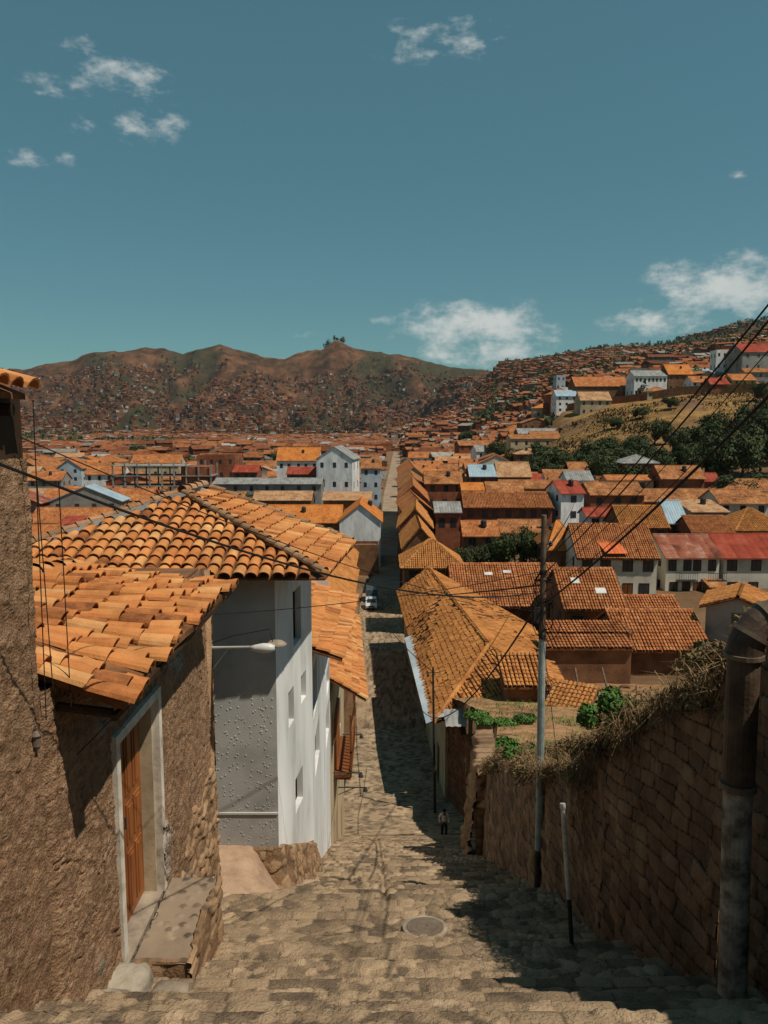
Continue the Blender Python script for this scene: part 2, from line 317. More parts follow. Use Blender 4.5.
RW = [(-10, 4.3), (8.25, 3.91), (11, 3.32), (14.7, 3.19), (22, 3.22), (26, 3.5), (31, 4.3), (38, 5.4), (45, 5.0), (50, 4.0), (57, 3.4), (88, 2.1), (115, 2.5), (200, 4), (400, 8.3), (900, 19), (2000, 40)]
LW = [(-10, -3.1), (13, -3.1), (15, -2.17), (18.5, -1.83), (27.4, -2.0), (42, -2.2), (57, -2.4), (85, -2.2), (100, -3.0), (115, -3.4), (135, -3.2), (152, -1.6), (200, -1.6), (300, -.8), (400, 0), (900, 9), (2000, 30)]
def RX(y): return np.interp(y, [a for a, b in RW], [b for a, b in RW])
def LX(y): return np.interp(y, [a for a, b in LW], [b for a, b in LW])
LOT = [(-10, -6), (4, .2), (8.5, 2.35), (11, 4.35), (14.7, 6.6), (22, 10.0), (30, 13.1), (40, 15.8), (50, 18.2), (62, 20.6)]
def Hl(y): return np.interp(y, [a for a, b in LOT], [b for a, b in LOT])
TX = [-500, 0, 130, 260, 384, 460, 520, 560, 600, 680, 768, 1100]
TD = [60, 90, 120, 200, 250, 300, 350, 400, 450, 700, 1000, 1500, 2000, 2700, 3300, 3700]
TY = [[737]*5+[685, 682, 681, 680, 678, 676, 670],
      [636, 636, 636, 638, 641, 618, 606, 602, 600, 600, 598, 590],
      [586, 586, 586, 592, 602, 576, 560, 554, 560, 560, 558, 550],
      [520, 520, 520, 524, 540, 514, 500, 494, 490, 482, 475, 470],
      [502, 502, 502, 505, 520, 498, 484, 474, 460, 446, 440, 436],
      [490, 490, 490, 493, 505, 485, 468, 452, 437, 421, 414, 410],
      [482, 482, 482, 484, 493, 477, 458, 430, 414, 398, 392, 388],
      [476, 476, 476, 478, 486, 470, 448, 410, 401, 388, 381, 376],
      [471, 471, 471, 473, 480, 464, 441, 406, 398, 384, 376, 370],
      [458, 458, 458, 460, 464, 448, 424, 398, 386, 370, 356, 350],
      [450, 450, 450, 451, 454, 434, 406, 388, 374, 357, 343, 338],
      [443, 443, 443, 443, 443, 418, 388, 371, 360, 349, 331, 328],
      [436, 436, 433, 433, 432, 403, 368, 359, 354, 346, 325, 320],
      [425, 414, 408, 408, 405, 388, 372, 364, 356, 352, 340, 330],
      [400, 392, 380, 378, 382, 376, 374, 368, 360, 356, 350, 340],
      [378, 372, 352, 355, 356, 367, 372, 369, 365, 360, 352, 345]]
SK = [(-300, 372), (0, 373), (30, 368), (60, 364), (100, 353), (130, 350), (155, 346), (172, 350), (188, 353), (205, 348), (225, 344), (245, 351), (270, 358), (300, 352), (322, 348), (335, 341), (348, 346), (370, 352), (400, 354), (430, 362), (460, 367), (490, 371), (1100, 372)]
SK2 = [(-300, 440), (400, 432), (460, 403), (490, 372), (500, 363), (540, 360), (570, 353), (610, 348), (650, 345), (700, 334), (730, 325), (768, 317), (1100, 310)]
def yrow(D):
    """ground y pixel at depth D for each column"""
    D = np.clip(D, 60, 3700)
    ld = np.log(D); lt = np.log(TD)
    return np.array([np.interp(ld, lt, [r[c] for r in TY]) for c in range(len(TX))])
def ztab(px, D):
    px = np.asarray(px, float); D = np.asarray(D, float)
    ld = np.log(np.clip(D, 60, 3700)); lt = np.log(TD)
    cols = np.stack([np.interp(ld, lt, [r[c] for r in TY]) for c in range(len(TX))], -1)
    i = np.clip(np.searchsorted(TX, px)-1, 0, len(TX)-2); x0 = np.array(TX)[i]; x1 = np.array(TX)[i+1]
    t = np.clip((px-x0)/(x1-x0), 0, 1)
    y = np.take_along_axis(cols, i[..., None], -1)[..., 0]*(1-t)+np.take_along_axis(cols, (i+1)[..., None], -1)[..., 0]*t
    # skylines
    k = np.exp(-((np.log(D)-math.log(3700))/.05)**2); y = y+(np.interp(px, [a for a, b in SK], [b for a, b in SK])+(fbm(px/13, px*0+2., 4, .65)-.5)*6-y)*k*(px < 500)
    k2 = np.exp(-((np.log(D)-math.log(2000))/.12)**2)*sstep(455, 500, px); y = y+(np.interp(px, [a for a, b in SK2], [b for a, b in SK2])-y)*k2
    v = (512-y)/F
    return (-math.sin(PITCH)+v*math.cos(PITCH))/(math.cos(PITCH)+v*math.sin(PITCH))*D
def relief(X, Y):
    D = Y
    r = fbm(X/420+3, Y/420+9, 5, .55)
    rid = 1-np.abs(2*fbm(X/600+31, Y/900+4, 4)-1)
    a = sstep(1700, 2600, D)*(1-sstep(3350, 3690, D)*.92)*(1-sstep(.08, .17, X/np.maximum(D, 1)))
    a2 = sstep(500, 900, D)*(1-sstep(1700, 2000, D)*.8)*sstep(.12, .3, X/np.maximum(D, 1))
    r2 = fbm(X/110+5, Y/130+2, 4, .6)
    rid3 = 1-np.abs(2*fbm((X+.25*Y)/260+11, Y/520+14, 4, .55)-1)
    return (r-.5)*150*a+(rid-.93)*330*a+(rid3-.93)*210*a+(r2-.5)*110*a+(r-.5)*10*a2
def ground(X, Y):
    X = np.asarray(X, float); Y = np.asarray(Y, float)
    px = 384+X/np.maximum(Y, 1)*F*(math.cos(PITCH))
    far = ztab(px, Y)
    st = -Hs(Y)
    near = np.where(X > RX(Y)+.25, -Hl(Y)+.12*np.clip(X-RX(Y)-1, 0, 6)*(Y < 25), st-.5)
    w = sstep(56, 70, Y)
    z = near*(1-w)+far*w
    # corridor of the street stays level with the street
    c = (1-sstep(0, 6+Y*.01, np.maximum(X-RX(Y), 0)))*(1-sstep(0, 6+Y*.01, np.maximum(LX(Y)-X, 0)))*(Y > 56)*(Y < 1500)
    z = z+(st-.25-z)*c
    return z+relief(X, Y)
def G(x, y): return float(ground(np.array([x]), np.array([y]))[0])

def terrain():
    pxs = np.concatenate([np.arange(-1000, -60, 40), np.arange(-60, 830, 4.5), np.arange(830, 1800, 40)])
    Ds = np.concatenate([np.arange(3, 24, .3), np.geomspace(24, 1500, 150), np.geomspace(1530, 3720, 170), [3760, 3830]])
    A, B = np.meshgrid((pxs-384)/F/math.cos(PITCH), Ds)
    X = A*B; Y = B
    Z = ground(X, np.minimum(Y, 3720))
    drop = np.clip(Y-3720, 0, 2000); Z = Z-drop*.55
    n, m_ = X.shape
    idx = np.arange(n*m_).reshape(n, m_)
    faces = np.stack([idx[:-1, :-1], idx[:-1, 1:], idx[1:, 1:], idx[1:, :-1]], -1).reshape(-1, 4)
    v = np.stack([X, Y, Z], -1).reshape(-1, 3)
    m = bpy.data.materials.new('ground_soil'); m.use_nodes = True; nt = m.node_tree; N = nt.nodes; L = nt.links
    b = N['Principled BSDF']; b.inputs['Roughness'].default_value = 1; b.inputs['Specular IOR Level'].default_value = .05
    g = N.new('ShaderNodeNewGeometry')
    def nz(sc, det=6, ro=.6):
        t = N.new('ShaderNodeTexNoise'); t.inputs['Scale'].default_value = sc; t.inputs['Detail'].default_value = det; t.inputs['Roughness'].default_value = ro; L.new(g.outputs['Position'], t.inputs['Vector']); return t.outputs[0]
    def ramp(fac, st):
        r = N.new('ShaderNodeValToRGB'); e = r.color_ramp.elements; e[0].position = st[0][0]; e[0].color = (*st[0][1], 1); e[1].position = st[-1][0]; e[1].color = (*st[-1][1], 1)
        for p, c in st[1:-1]: q = e.new(p); q.color = (*c, 1)
        L.new(fac, r.inputs[0]); return r.outputs[0]
    def at(nm):
        a = N.new('ShaderNodeAttribute'); a.attribute_name = nm; return a.outputs['Fac']
    def mix(f, a, c):
        x = N.new('ShaderNodeMix'); x.data_type = 'RGBA'; L.new(f, x.inputs[0]); L.new(a, x.inputs[6]); L.new(c, x.inputs[7]); return x.outputs[2]
    soil = ramp(nz(.09, 8, .7), [(.3, (.10,.06,.033)), (.5, (.17,.10,.055)), (.7, (.25,.16,.09))])
    mount = ramp(nz(.011, 12, .78), [(.37, (.022,.02,.013)), (.46, (.055,.032,.019)), (.55, (.125,.06,.032)), (.68, (.21,.115,.06))])
    gold = ramp(nz(.12, 8, .75), [(.36, (.10,.07,.025)), (.46, (.20,.115,.045)), (.6, (.32,.19,.07))])
    wood = ramp(nz(.03, 8, .7), [(.3, (.02,.022,.012)), (.55, (.048,.044,.024)), (.75, (.13,.085,.045))])
    c = mix(at('mount'), soil, mount); c = mix(at('gold'), c, gold); c = mix(at('wood'), c, wood)
    L.new(c, b.inputs['Base Color'])
    bn = N.new('ShaderNodeBump'); bn.inputs['Strength'].default_value = .6; bn.inputs['Distance'].default_value = 1.0; bn.inputs['Distance'].default_value = 3.0; L.new(nz(.12, 10, .75), bn.inputs['Height']); L.new(bn.outputs[0], b.inputs['Normal'])
    px = 384+X/Y*F*math.cos(PITCH)
    mount_a = sstep(1200, 2200, Y)
    gz = sstep(520, 560, px-(Y-300)*.2)*sstep(238, 262, Y)*(1-sstep(395, 410, Y))
    gz = gz*sstep(.33, .5, fbm(X/22, Y/22+5, 4)+.08)
    wd = sstep(470, 540, px)*sstep(650, 1100, Y)*np.clip(.45+.9*(fbm(X/150, Y/150, 4)-.35)*2, 0, 1)
    wd2 = (px < 520)*sstep(1900, 2400, Y)*sstep(.56, .64, fbm(X/260+8, Y/330+2, 5))
    wd = np.maximum(wd, wd2*.9)
    o = mesh_obj('ground', v, faces.tolist(), m, smooth=True, pattr={'mount': mount_a, 'gold': gz, 'wood': wd})
    tag(o, kind='structure')
terrain()

# ------------------------------------------------------------------ street
def heightfield(name, xs, ys, zf, mat, cell=None, depth=0., parent=None, lift=0, xf=None, cellscale=None, jit=.75, mask=None, nose=False):
    A, B = np.meshgrid(xs, ys)
    X = A if xf is None else xf(A, B); Y = B
    Z = zf(X, Y)
    pa = None
    if cell:
        f1, f2, r = voro(X/cell[0]+.3*fbm(X*.8, Y*.8, 2), Y/cell[1]+.3*fbm(X*.7+4, Y*.9, 2), jit)
        e = f2-f1
        if cell[2:]:
            g1, g2, r2 = voro(X/cell[2], Y/cell[3], .9); w = sstep(.50, .58, fbm(X*.45+9, Y*.3, 3)); e = e*(1-w)+(g2-g1)*w; r = r*(1-w)+r2*w
        if nose:
            ph = Y/SL-np.floor(Y/SL)+.05*(fbm(X*1.2, Y*.6, 3)-.5); kk = np.floor(Y/SL); u = X/.44+.37*kk+.4*(fbm(X*.8, kk*1.7, 2)-.5); uu = u-np.floor(u)
            wn = (ph > .62)*(ph < .9); en = np.minimum(np.minimum(uu, 1-uu)*1.6, np.minimum(ph-.62, .9-ph)*3); rn = .7*_L[(np.floor(u).astype(int)*7) % 256, kk.astype(int) % 256]
            gate = fbm(X*.9+3, Y*.5, 3) > .54; wn = wn*gate; e = np.where(wn > 0, en, e); r = np.where(wn > 0, rn, r)
        Z = Z+depth*(np.minimum(e, .3)/.3)**.6*(.6+.8*r)-depth+.02*(fbm(X*3, Y*3, 3)-.5)
        pa = {'rnd': r, 'edge': e}
    n, m_ = X.shape; idx = np.arange(n*m_).reshape(n, m_)
    faces = np.stack([idx[:-1, :-1], idx[:-1, 1:], idx[1:, 1:], idx[1:, :-1]], -1).reshape(-1, 4)
    if mask is not None:
        c = mask(X, Y)[:-1, :-1].reshape(-1); faces = faces[c]
    return mesh_obj(name, np.stack([X, Y, Z+lift], -1).reshape(-1, 3), faces.tolist(), mat, parent, smooth=True, pattr=pa)
def xf_street(A, B): return (LX(B)-.35)*(1-A)+(RX(B)+.35)*A
def zst_near(X, Y):
    z = zstreet(Y)
    side = np.clip((X-RX(Y)+1.2)/1.4, 0, 1)
    xg = np.interp(Y, [0, 9, 16, 40, 65], [.1, .05, .0, -.35, -.95]); gv = np.exp(-((X-xg-.02*np.sin(Y*3))/.035)**2)*sstep(12.6, 13.2, Y)  # narrow slot carved into the paving to stand for a cable's shadow line
    return z+.04*side-.09*gv
o = heightfield('stone_stair_street', np.linspace(0, 1, 200), np.arange(2, 34, .033), zst_near, cobble, cell=(.14, .17, .25, .30), depth=.036, xf=xf_street, nose=True)
tag(o, 'cobbled stairway street falling steeply between the walls', 'street', kind='structure')
o = heightfield('lower_street', np.linspace(0, 1, 40), np.concatenate([np.arange(33.95, 62, .1), np.arange(62, 130, 1.)]), zst_near, cobble, cell=(.3, .25), depth=.03, xf=xf_street)
tag(o, kind='structure')
o = heightfield('far_street', np.linspace(0, 1, 8), np.concatenate([np.arange(129, 400, 6.), np.arange(400, 1400, 30.)]), lambda X, Y: -Hs(Y)+.05, road_far, xf=lambda A, B: LX(B)*(1-A)+RX(B)*A)
tag(o, kind='structure')
o = heightfield('upper_street', np.linspace(0, 1, 30), np.arange(-12, 2.05, .1), zst_near, cobble, cell=(.3, .25), depth=.03, xf=xf_street)
tag(o, kind='structure')
# alley beside the white house, level patch that slopes into the street
def z_alley(X, Y):
    lev = -8.62-.02*(X+3)
    st = zst_near(X, Y)
    w = sstep(-2.85, -2.0, X+.25*(fbm(X*2, Y*2, 3)-.5)); w2 = sstep(12.4, 13.3, Y)
    return np.where(st > lev, st-.03, lev*(1-w)+(st-.04)*w)*w2+(1-w2)*(st-.05)
o = heightfield('alley_pavement', np.arange(-9, -1.6, .06), np.arange(12.4, 16.4, .06), z_alley, M('dusty_alley', [(.22,.14,.09), (.36,.24,.16), (.44,.31,.215)], scale=1.6, bump=.6, bscale=22, bdist=.02, detail=10, nrough=.7))
tag(o, kind='structure')
# manhole
mz = float(zstreet(np.array([11.5]))[0])
mh = P(425, 934, 11.5)
t = empty('manhole_cover', (mh.x, 11.5, -8.02), 0); tag(t, 'round rusty manhole cover set in the cobbles', 'manhole cover'); t.rotation_euler = (-.12, 0, 0)
mb = MB(); mb.lathe([(.36, -.04), (.36, .025), (.30, .03), (.30, .02)], (0,0,0), 32); mb.build('rim', concrete, t)
mb = MB(); mb.lathe([(.295, -.01), (.295, .03), (.28, .034), (.24, .03), (.23, .036), (.15, .033), (.14, .04), (.05, .04), (.045, .028)], (0,0,0), 32); mb.build('lid', iron, t)

# ------------------------------------------------------------------ generic rough wall panel (along Y or any line)
def rough_wall(name, A, B, zb, zt, mat, parent=None, res=.045, cell=(.35, .25), depth=.06, rough=.03, hole=None, normal=None, cap=.5, batter=0., seed=0, brick=False, ztnoise=0., endtaper=False, stone=None):
    A = Vector(A); B = Vector(B); d = (B-A); Ln = d.length; d = d/Ln
    n_ = Vector(normal) if normal else Vector((d.y, -d.x, 0))
    ns = max(2, int(Ln/res)); ss = np.linspace(0, Ln, ns)
    zbs = zb(ss) if callable(zb) else np.full(ns, zb); zts = zt(ss) if callable(zt) else np.full(ns, zt)
    if ztnoise: zts = zts+ztnoise*(fbm(ss*1.3+seed, ss*0+seed, 4)-.5)
    H_ = (zts-zbs).max(); nt_ = max(2, int(H_/res)); tt = np.linspace(0, 1, nt_)
    Sg = np.tile(ss, (nt_, 1)); T = np.tile(tt[:, None], (1, ns)); Z = zbs+(zts-zbs)*T
    if brick:
        Zw = Z+.5*(fbm(Sg*.75+seed, Z*.7, 3)-.5)+.05*(fbm(Sg*3+seed, Z*3, 2)-.5); row = np.floor(Zw/cell[1]); u = Sg/cell[0]*(.8+.5*_L[(row.astype(int)*5+seed) % 256, 9])+_L[(row.astype(int)*11) % 256, 3]*3+.25*(fbm(Sg*1.3+seed, Z*1.5+row*3, 2)-.5)*2; bj = 1
        uu = u-np.floor(u); vv = Zw/cell[1]-row; e = np.minimum(np.minimum(uu, 1-uu)*cell[0]/cell[1], np.minimum(vv, 1-vv))*1.0
        r = _L[(np.floor(u).astype(int)*7+seed) % 256, (row.astype(int)*13+seed) % 256]
    else:
        f1, f2, r = voro(Sg/cell[0]+seed+.4*fbm(Sg, Z, 2), Z/cell[1]+.4*fbm(Sg+7, Z, 2), .85); e = f2-f1
    ej = .11 if brick else .3
    off = depth*((np.minimum(e, ej)/ej)**.6*(.4+1.2*r)-.7)+rough*2*(fbm(Sg*2.2+seed, Z*2.2, 5, .6)-.5)+batter*(zts-Z)
    capn = 4
    X = A.x+d.x*Sg+n_.x*off; Y = A.y+d.y*Sg+n_.y*off
    sa = np.zeros_like(Sg); sr = np.zeros_like(Sg)
    if stone:
        q1, q2, sr = voro(Sg/.24+.5*fbm(Sg*2, Z*2, 2), Z/.15+.5*fbm(Sg*2+5, Z*2, 2), .9); pm_ = stone(Sg, Z); sa = pm_*sstep(.04, .14, q2-q1); off = off+.05*pm_*(np.minimum(q2-q1, .3)/.3)**.6*(.4+sr)
        crk = np.abs(fbm(Sg*.8+seed*3, Z*.8, 4, .6)-.5); off = off-.03*np.exp(-(crk/.004)**2)
    if endtaper: off = off-.22*(1-sstep(0, .4, Sg)); X = A.x+d.x*Sg+n_.x*off; Y = A.y+d.y*Sg+n_.y*off
    if cap:
        for k in range(1, capn+1):
            X = np.vstack([X, X[nt_-1]-n_.x*cap*k/capn]); Y = np.vstack([Y, Y[nt_-1]-n_.y*cap*k/capn])
            Z = np.vstack([Z, Z[nt_-1]+.05*(fbm(ss*4+k*3, ss*0+k, 3)-.3)]); r = np.vstack([r, r[nt_-1]]); e = np.vstack([e, e[nt_-1]]); sa = np.vstack([sa, sa[nt_-1]]); sr = np.vstack([sr, sr[nt_-1]])
        X = np.vstack([X, X[-1]]); Y = np.vstack([Y, Y[-1]]); Z = np.vstack([Z, zbs]); r = np.vstack([r, r[-1]]); e = np.vstack([e, e[-1]]); sa = np.vstack([sa, sa[-1]]); sr = np.vstack([sr, sr[-1]])
    n, m_ = X.shape; idx = np.arange(n*m_).reshape(n, m_)
    faces = np.stack([idx[:-1, :-1], idx[:-1, 1:], idx[1:, 1:], idx[1:, :-1]], -1).reshape(-1, 4)
    if hole:
        keep = np.ones(n*m_, bool).reshape(n, m_)[:-1, :-1]
        sc = np.tile((ss[:-1]+ss[1:])/2, (n-1, 1)); zc = (Z[:-1, :-1]+Z[1:, :-1])/2
        s0, s1, z0, z1 = hole; inside = (sc > s0) & (sc < s1) & (zc > z0) & (zc < z1); inside[nt_:] = False
        faces = faces[~inside.reshape(-1)]
    v = np.stack([X, Y, Z], -1).reshape(-1, 3)
    if parent is not None: v = v-np.array(parent.location)
    return mesh_obj(name, v, faces.tolist(), mat, parent, smooth=True, pattr={'rnd': r, 'edge': e, 'stone': sa, 'srnd': sr} if stone else {'rnd': r, 'edge': e})

# ------------------------------------------------------------------ tile roofs
def tiles(mb, E0, a, b, W, Ln, mask=None, sp=.25, row=.36, thick=True, seg=6, rad=.105, jit=.012, missing=0., fmap=None, under=None, rmean=None):
    """barrel tiles on plane: E0 eave corner, a unit along eave, b unit up the slope"""
    E0 = Vector(E0); a = Vector(a); b = Vector(b)
    nc = int(W/sp); nr = max(1, int(math.ceil(Ln/row)))
    def base(s, t_): return E0+a*s+b*t_ if fmap is None else fmap(s/W, t_/Ln)
    nrm0 = a.cross(b).normalized(); 
    if nrm0.z < 0: nrm0 = -nrm0
    R = rng
    for c in range(nc):
        drift = R.gauss(0, jit)
        dz = R.gauss(0, jit*.5)
        for k in range(nr):
            s = (c+.5)*sp+drift+R.gauss(0, jit*.5); t0 = k*row+R.gauss(0, jit)-.03; t1 = t0+row*1.16
            if mask and not mask(s, (t0+t1)/2): continue
            if callable(missing):
                if missing(base(s, t0)): continue
            elif missing and R.random() < missing: continue
            p0 = base(s, t0); p1 = base(s, t1); d = (p1-p0).normalized()
            sd_ = (base(min(s+.05, W), t0)-base(s-.05, t0)).normalized(); nn = sd_.cross(d).normalized()
            if nn.z < 0: nn = -nn
            sd_ = d.cross(nn).normalized()
            yaw = R.gauss(0, jit*.6); 
            vs = []; r0 = rad*(1.08+R.gauss(0, .03)); r1 = rad*.88
            lift0 = .045+dz+R.gauss(0, jit*.3); lift1 = .0+dz
            rings = []
            for (pp, rr, lf, yo) in ((p0, r0, lift0, -yaw), (p1, r1, lift1, yaw)):
                for q in range(seg+1):
                    an = PI*q/seg; rings.append(pp+sd_*(math.cos(an)*rr+yo)+nn*(math.sin(an)*rr*.85+lf))
            fs = [(q, q+1, seg+1+q+1, seg+1+q) for q in range(seg)]
            vs = rings
            if thick:
                th = .018
                for q in range(seg+1):
                    an = PI*q/seg; vs.append(p0+sd_*(math.cos(an)*(r0-th)-yaw)+nn*(math.sin(an)*(r0*.85-th)+lift0))
                for q in range(seg+1):
                    an = PI*q/seg; vs.append(p0+d*.22+sd_*(math.cos(an)*(r0-th))+nn*(math.sin(an)*(r0*.85-th)+lift0*.6))
                o2 = 2*(seg+1); o3 = 3*(seg+1)
                fs += [(q+1, q, o2+q, o2+q+1) for q in range(seg)]+[(o2+q+1, o2+q, o3+q, o3+q+1) for q in range(seg)]
            rr_ = min(1, max(0, R.gauss(.5, .24))) if rmean is None else min(1, max(0, R.gauss(rmean, .2)))
            mb.add(vs, fs, rr_)
def ridge_tiles(mb, A, B, rad=.12, L_=.4, seg=6):
    A = Vector(A); B = Vector(B); d = B-A; n = max(1, int(d.length/L_)); d.normalize()
    side = d.cross(Vector((0,0,1))).normalized(); up = side.cross(d).normalized()
    if up.z < 0: up = -up
    for k in range(n):
        p0 = A+d*(k*L_); p1 = p0+d*L_*1.12; vs = []
        for pp, rr, lf in ((p0, rad*1.08, .03), (p1, rad*.92, 0)):
            for q in range(seg+1):
                an = PI*q/seg; vs.append(pp+side*math.cos(an)*rr+up*(math.sin(an)*rr+lf))
        mb.add(vs, [(q, q+1, seg+2+q, seg+1+q) for q in range(seg)], rng.random())
# ------------------------------------------------------------------ facades with openings
def facade(mb, A, B, zb, zt, holes=(), depth=.22, zbB=None, ztB=None):
    """vertical wall from A to B (2d), outward normal to the right of A->B turned; holes (s0,s1,z0,z1); top/bottom may slope"""
    A = Vector((A[0], A[1], 0)); B = Vector((B[0], B[1], 0)); d = B-A; Ln = d.length; d.normalize(); n = Vector((d.y, -d.x, 0))
    zbB = zb if zbB is None else zbB; ztB = zt if ztB is None else ztB
    ss = sorted({0, Ln, *[h[0] for h in holes], *[h[1] for h in holes]}); zz = sorted({*[h[2] for h in holes], *[h[3] for h in holes]})
    for i in range(len(ss)-1):
        s0, s1 = ss[i], ss[i+1]; sm = (s0+s1)/2
        zlo = lambda s: zb+(zbB-zb)*s/Ln
        zhi = lambda s: zt+(ztB-zt)*s/Ln
        levels = [None]+zz+[None]
        for j in range(len(levels)-1):
            lo, hi = levels[j], levels[j+1]
            a0 = zlo(s0) if lo is None else lo; a1 = zlo(s1) if lo is None else lo
            b0 = zhi(s0) if hi is None else hi; b1 = zhi(s1) if hi is None else hi
            zm = (max(a0, a1)+min(b0, b1))/2
            if lo is not None and hi is not None and any(h[0] <= sm <= h[1] and h[2] <= zm <= h[3] for h in holes): continue
            p = A+d*s0; q = A+d*s1
            mb.add([(p.x, p.y, a0), (q.x, q.y, a1), (q.x, q.y, b1), (p.x, p.y, b0)], [(0, 1, 2, 3)])
    for (s0, s1, z0, z1) in holes:
        p = A+d*s0; q = A+d*s1; i_ = -n*depth
        c = [(p.x, p.y, z0), (q.x, q.y, z0), (q.x, q.y, z1), (p.x, p.y, z1)]; c2 = [tuple(Vector(x)+i_) for x in c]
        mb.add(c+c2, [(k, (k+1) % 4, 4+(k+1) % 4, 4+k) for k in range(4)])
    return A, d, n
def window_on(parent, A, d, n, hole, depth=.2, fm=None, name='window', bars=(1, 1), base=Vector((0,0,0))):
    s0, s1, z0, z1 = hole; fm = fm or frame_dark
    def q(s, z, o): p = A+d*s+n*o-base; return Vector((p.x, p.y, z-base.z))
    mb = MB()
    def bar(sa, sb, za, zb_, o0, o1):
        c = [q(sa, za, o0), q(sb, za, o0), q(sb, zb_, o0), q(sa, zb_, o0)]; mb.prism(c, n*(o1-o0))
    w = .05
    bar(s0, s1, z0, z0+w, -depth, -depth+.06); bar(s0, s1, z1-w, z1, -depth, -depth+.06)
    bar(s0, s0+w, z0+w, z1-w, -depth, -depth+.06); bar(s1-w, s1, z0+w, z1-w, -depth, -depth+.06)
    for k in range(1, bars[0]+1):
        s = s0+(s1-s0)*k/(bars[0]+1); bar(s-.018, s+.018, z0+w, z1-w, -depth+.005, -depth+.05)
    for k in range(1, bars[1]+1):
        z = z0+(z1-z0)*k/(bars[1]+1); bar(s0+w, s1-w, z-.018, z+.018, -depth+.008, -depth+.045)
    wo = mb.build(name, fm, parent)
    m2 = MB(); c = [q(s0, z0, -depth-.02), q(s1, z0, -depth-.02), q(s1, z1, -depth-.02), q(s0, z1, -depth-.02)]; m2.prism(c, n*.02)
    m2.build('pane', glass, wo)
    return wo
def on_wall(A, B, px, py):
    """pixel ray hits the vertical plane through A-B: returns s along, z"""
    a, b = ray(px, py); A = Vector((A[0], A[1])); B = Vector((B[0], B[1])); d = (B-A).normalized()
    # point = D*(a,1); solve A + s d = D (a,1)
    det = d.x*(-1)-d.y*(-a)
    s = ((-A.x)*(-1)-(-A.y)*(-a))/det
    Dp = A.y+s*d.y
    return s, b*Dp
def rect_on(A, B, px0, py0, px1, py1):
    s0, _ = on_wall(A, B, px0, (py0+py1)/2); s1, _ = on_wall(A, B, px1, (py0+py1)/2)
    pm = (px0+px1)/2; _, zt = on_wall(A, B, pm, py0); _, zb = on_wall(A, B, pm, py1)
    return (min(s0, s1), max(s0, s1), zb, zt)
def rel(pts, base): return [Vector(p)-base for p in pts]
def shift(mb, base):
    for i in range(len(mb.v)): mb.v[i] = mb.v[i]-base

# ================================================================== LEFT: near adobe house, lower adobe house with the door
XW = -3.1
# house 1 (tall, at the left edge)
b1 = Vector((XW-2, 0, -4)); h1 = empty('adobe_house', b1); tag(h1, 'tall rough adobe house at the left edge with overhanging tile eave', 'house', 'adobe houses on the left of the stairs')
rough_wall('wall', (XW-.03, -8, 0), (XW-.03, 6.75, 0), lambda s: -Hs(s-8)-.4, lambda s: np.full_like(s, -.28), adobe_near, h1, res=.028, cell=(.09, .06), depth=.016, rough=.03, cap=0, seed=3, stone=lambda s_, z: sstep(.50, .56, fbm(s_*.7+2, z*.7+1, 4)+.10*sstep(-4.6, -6.2, z)-.06))
mb = MB(); mb.box((XW-7, -8, -9), (XW-.12, 6.7, -.2)); shift(mb, b1); mb.build('wall_core', w_adobe, h1)
mb = MB(); 
for k in range(14): mb.tube([(XW-1, 6.3-k*.9, .2), (-3.02, 6.3-k*.9, .12)], .055, 7)
mb.prism([(XW-.1, -8, -.3), (XW-.1, 6.7, -.3), (XW-.1, 6.7, .25), (XW-.1, -8, .25)], (.06, 0, 0)); shift(mb, b1); mb.build('rafters', frame_dark, h1)
mb = MB(); sl_ = .42; bb = Vector((-1, 0, sl_)).normalized()
tiles(mb, (-2.93, -8, .27), (0, 1, 0), bb, 14.5, 3.6, sp=.25, row=.36); shift(mb, b1); mb.build('roof', tile_near, h1)
mb = MB(); mb.prism([(-3.0, -8, .21), (-3.0, 6.5, .21), (-3.0-4, 6.5, .21+4*sl_), (-3.0-4, -8, .21+4*sl_)], (0, 0, .05)); shift(mb, b1); mb.build('roof_deck', tile_under, h1)
# house 2
b2 = Vector((XW-2, 10, -6)); h2 = empty('adobe_house', b2); tag(h2, 'lower adobe house with wooden door, white door frame and thick old tiles', 'house', 'adobe houses on the left of the stairs')
dy0, dy1, dz0, dz1 = 8.45, 9.98, -6.4, -3.62
rough_wall('wall', (XW, 6.5, 0), (XW, 13.1, 0), lambda s: -Hs(s+6.5)-.6, lambda s: np.full_like(s, -2.42), adobe_near, h2, res=.028, cell=(.09, .06), depth=.015, rough=.028, cap=0, hole=(dy0-6.5, dy1-6.5, dz0, dz1), seed=9, batter=.012, endtaper=True, stone=lambda s_, z: sstep(.50, .56, fbm(s_*.7+9, z*.7+4, 4)+.14*sstep(-5.0, -6.6, z)-.07))
mb = MB(); mb.box((XW-6, 6.72, -9.5), (XW-.5, 13.05, -2.45)); mb.box((XW-.5, 6.72, -9.5), (XW-.1, dy0-.05, -2.45)); mb.box((XW-.5, dy1+.05, -9.5), (XW-.1, 13.05, -2.45)); mb.box((XW-.5, dy0-.05, dz1+.05), (XW-.1, dy1+.05, -2.45)); mb.box((XW-.5, dy0-.05, -9.5), (XW-.1, dy1+.05, dz0-.03))
shift(mb, b2); mb.build('wall_core', w_adobe, h2)
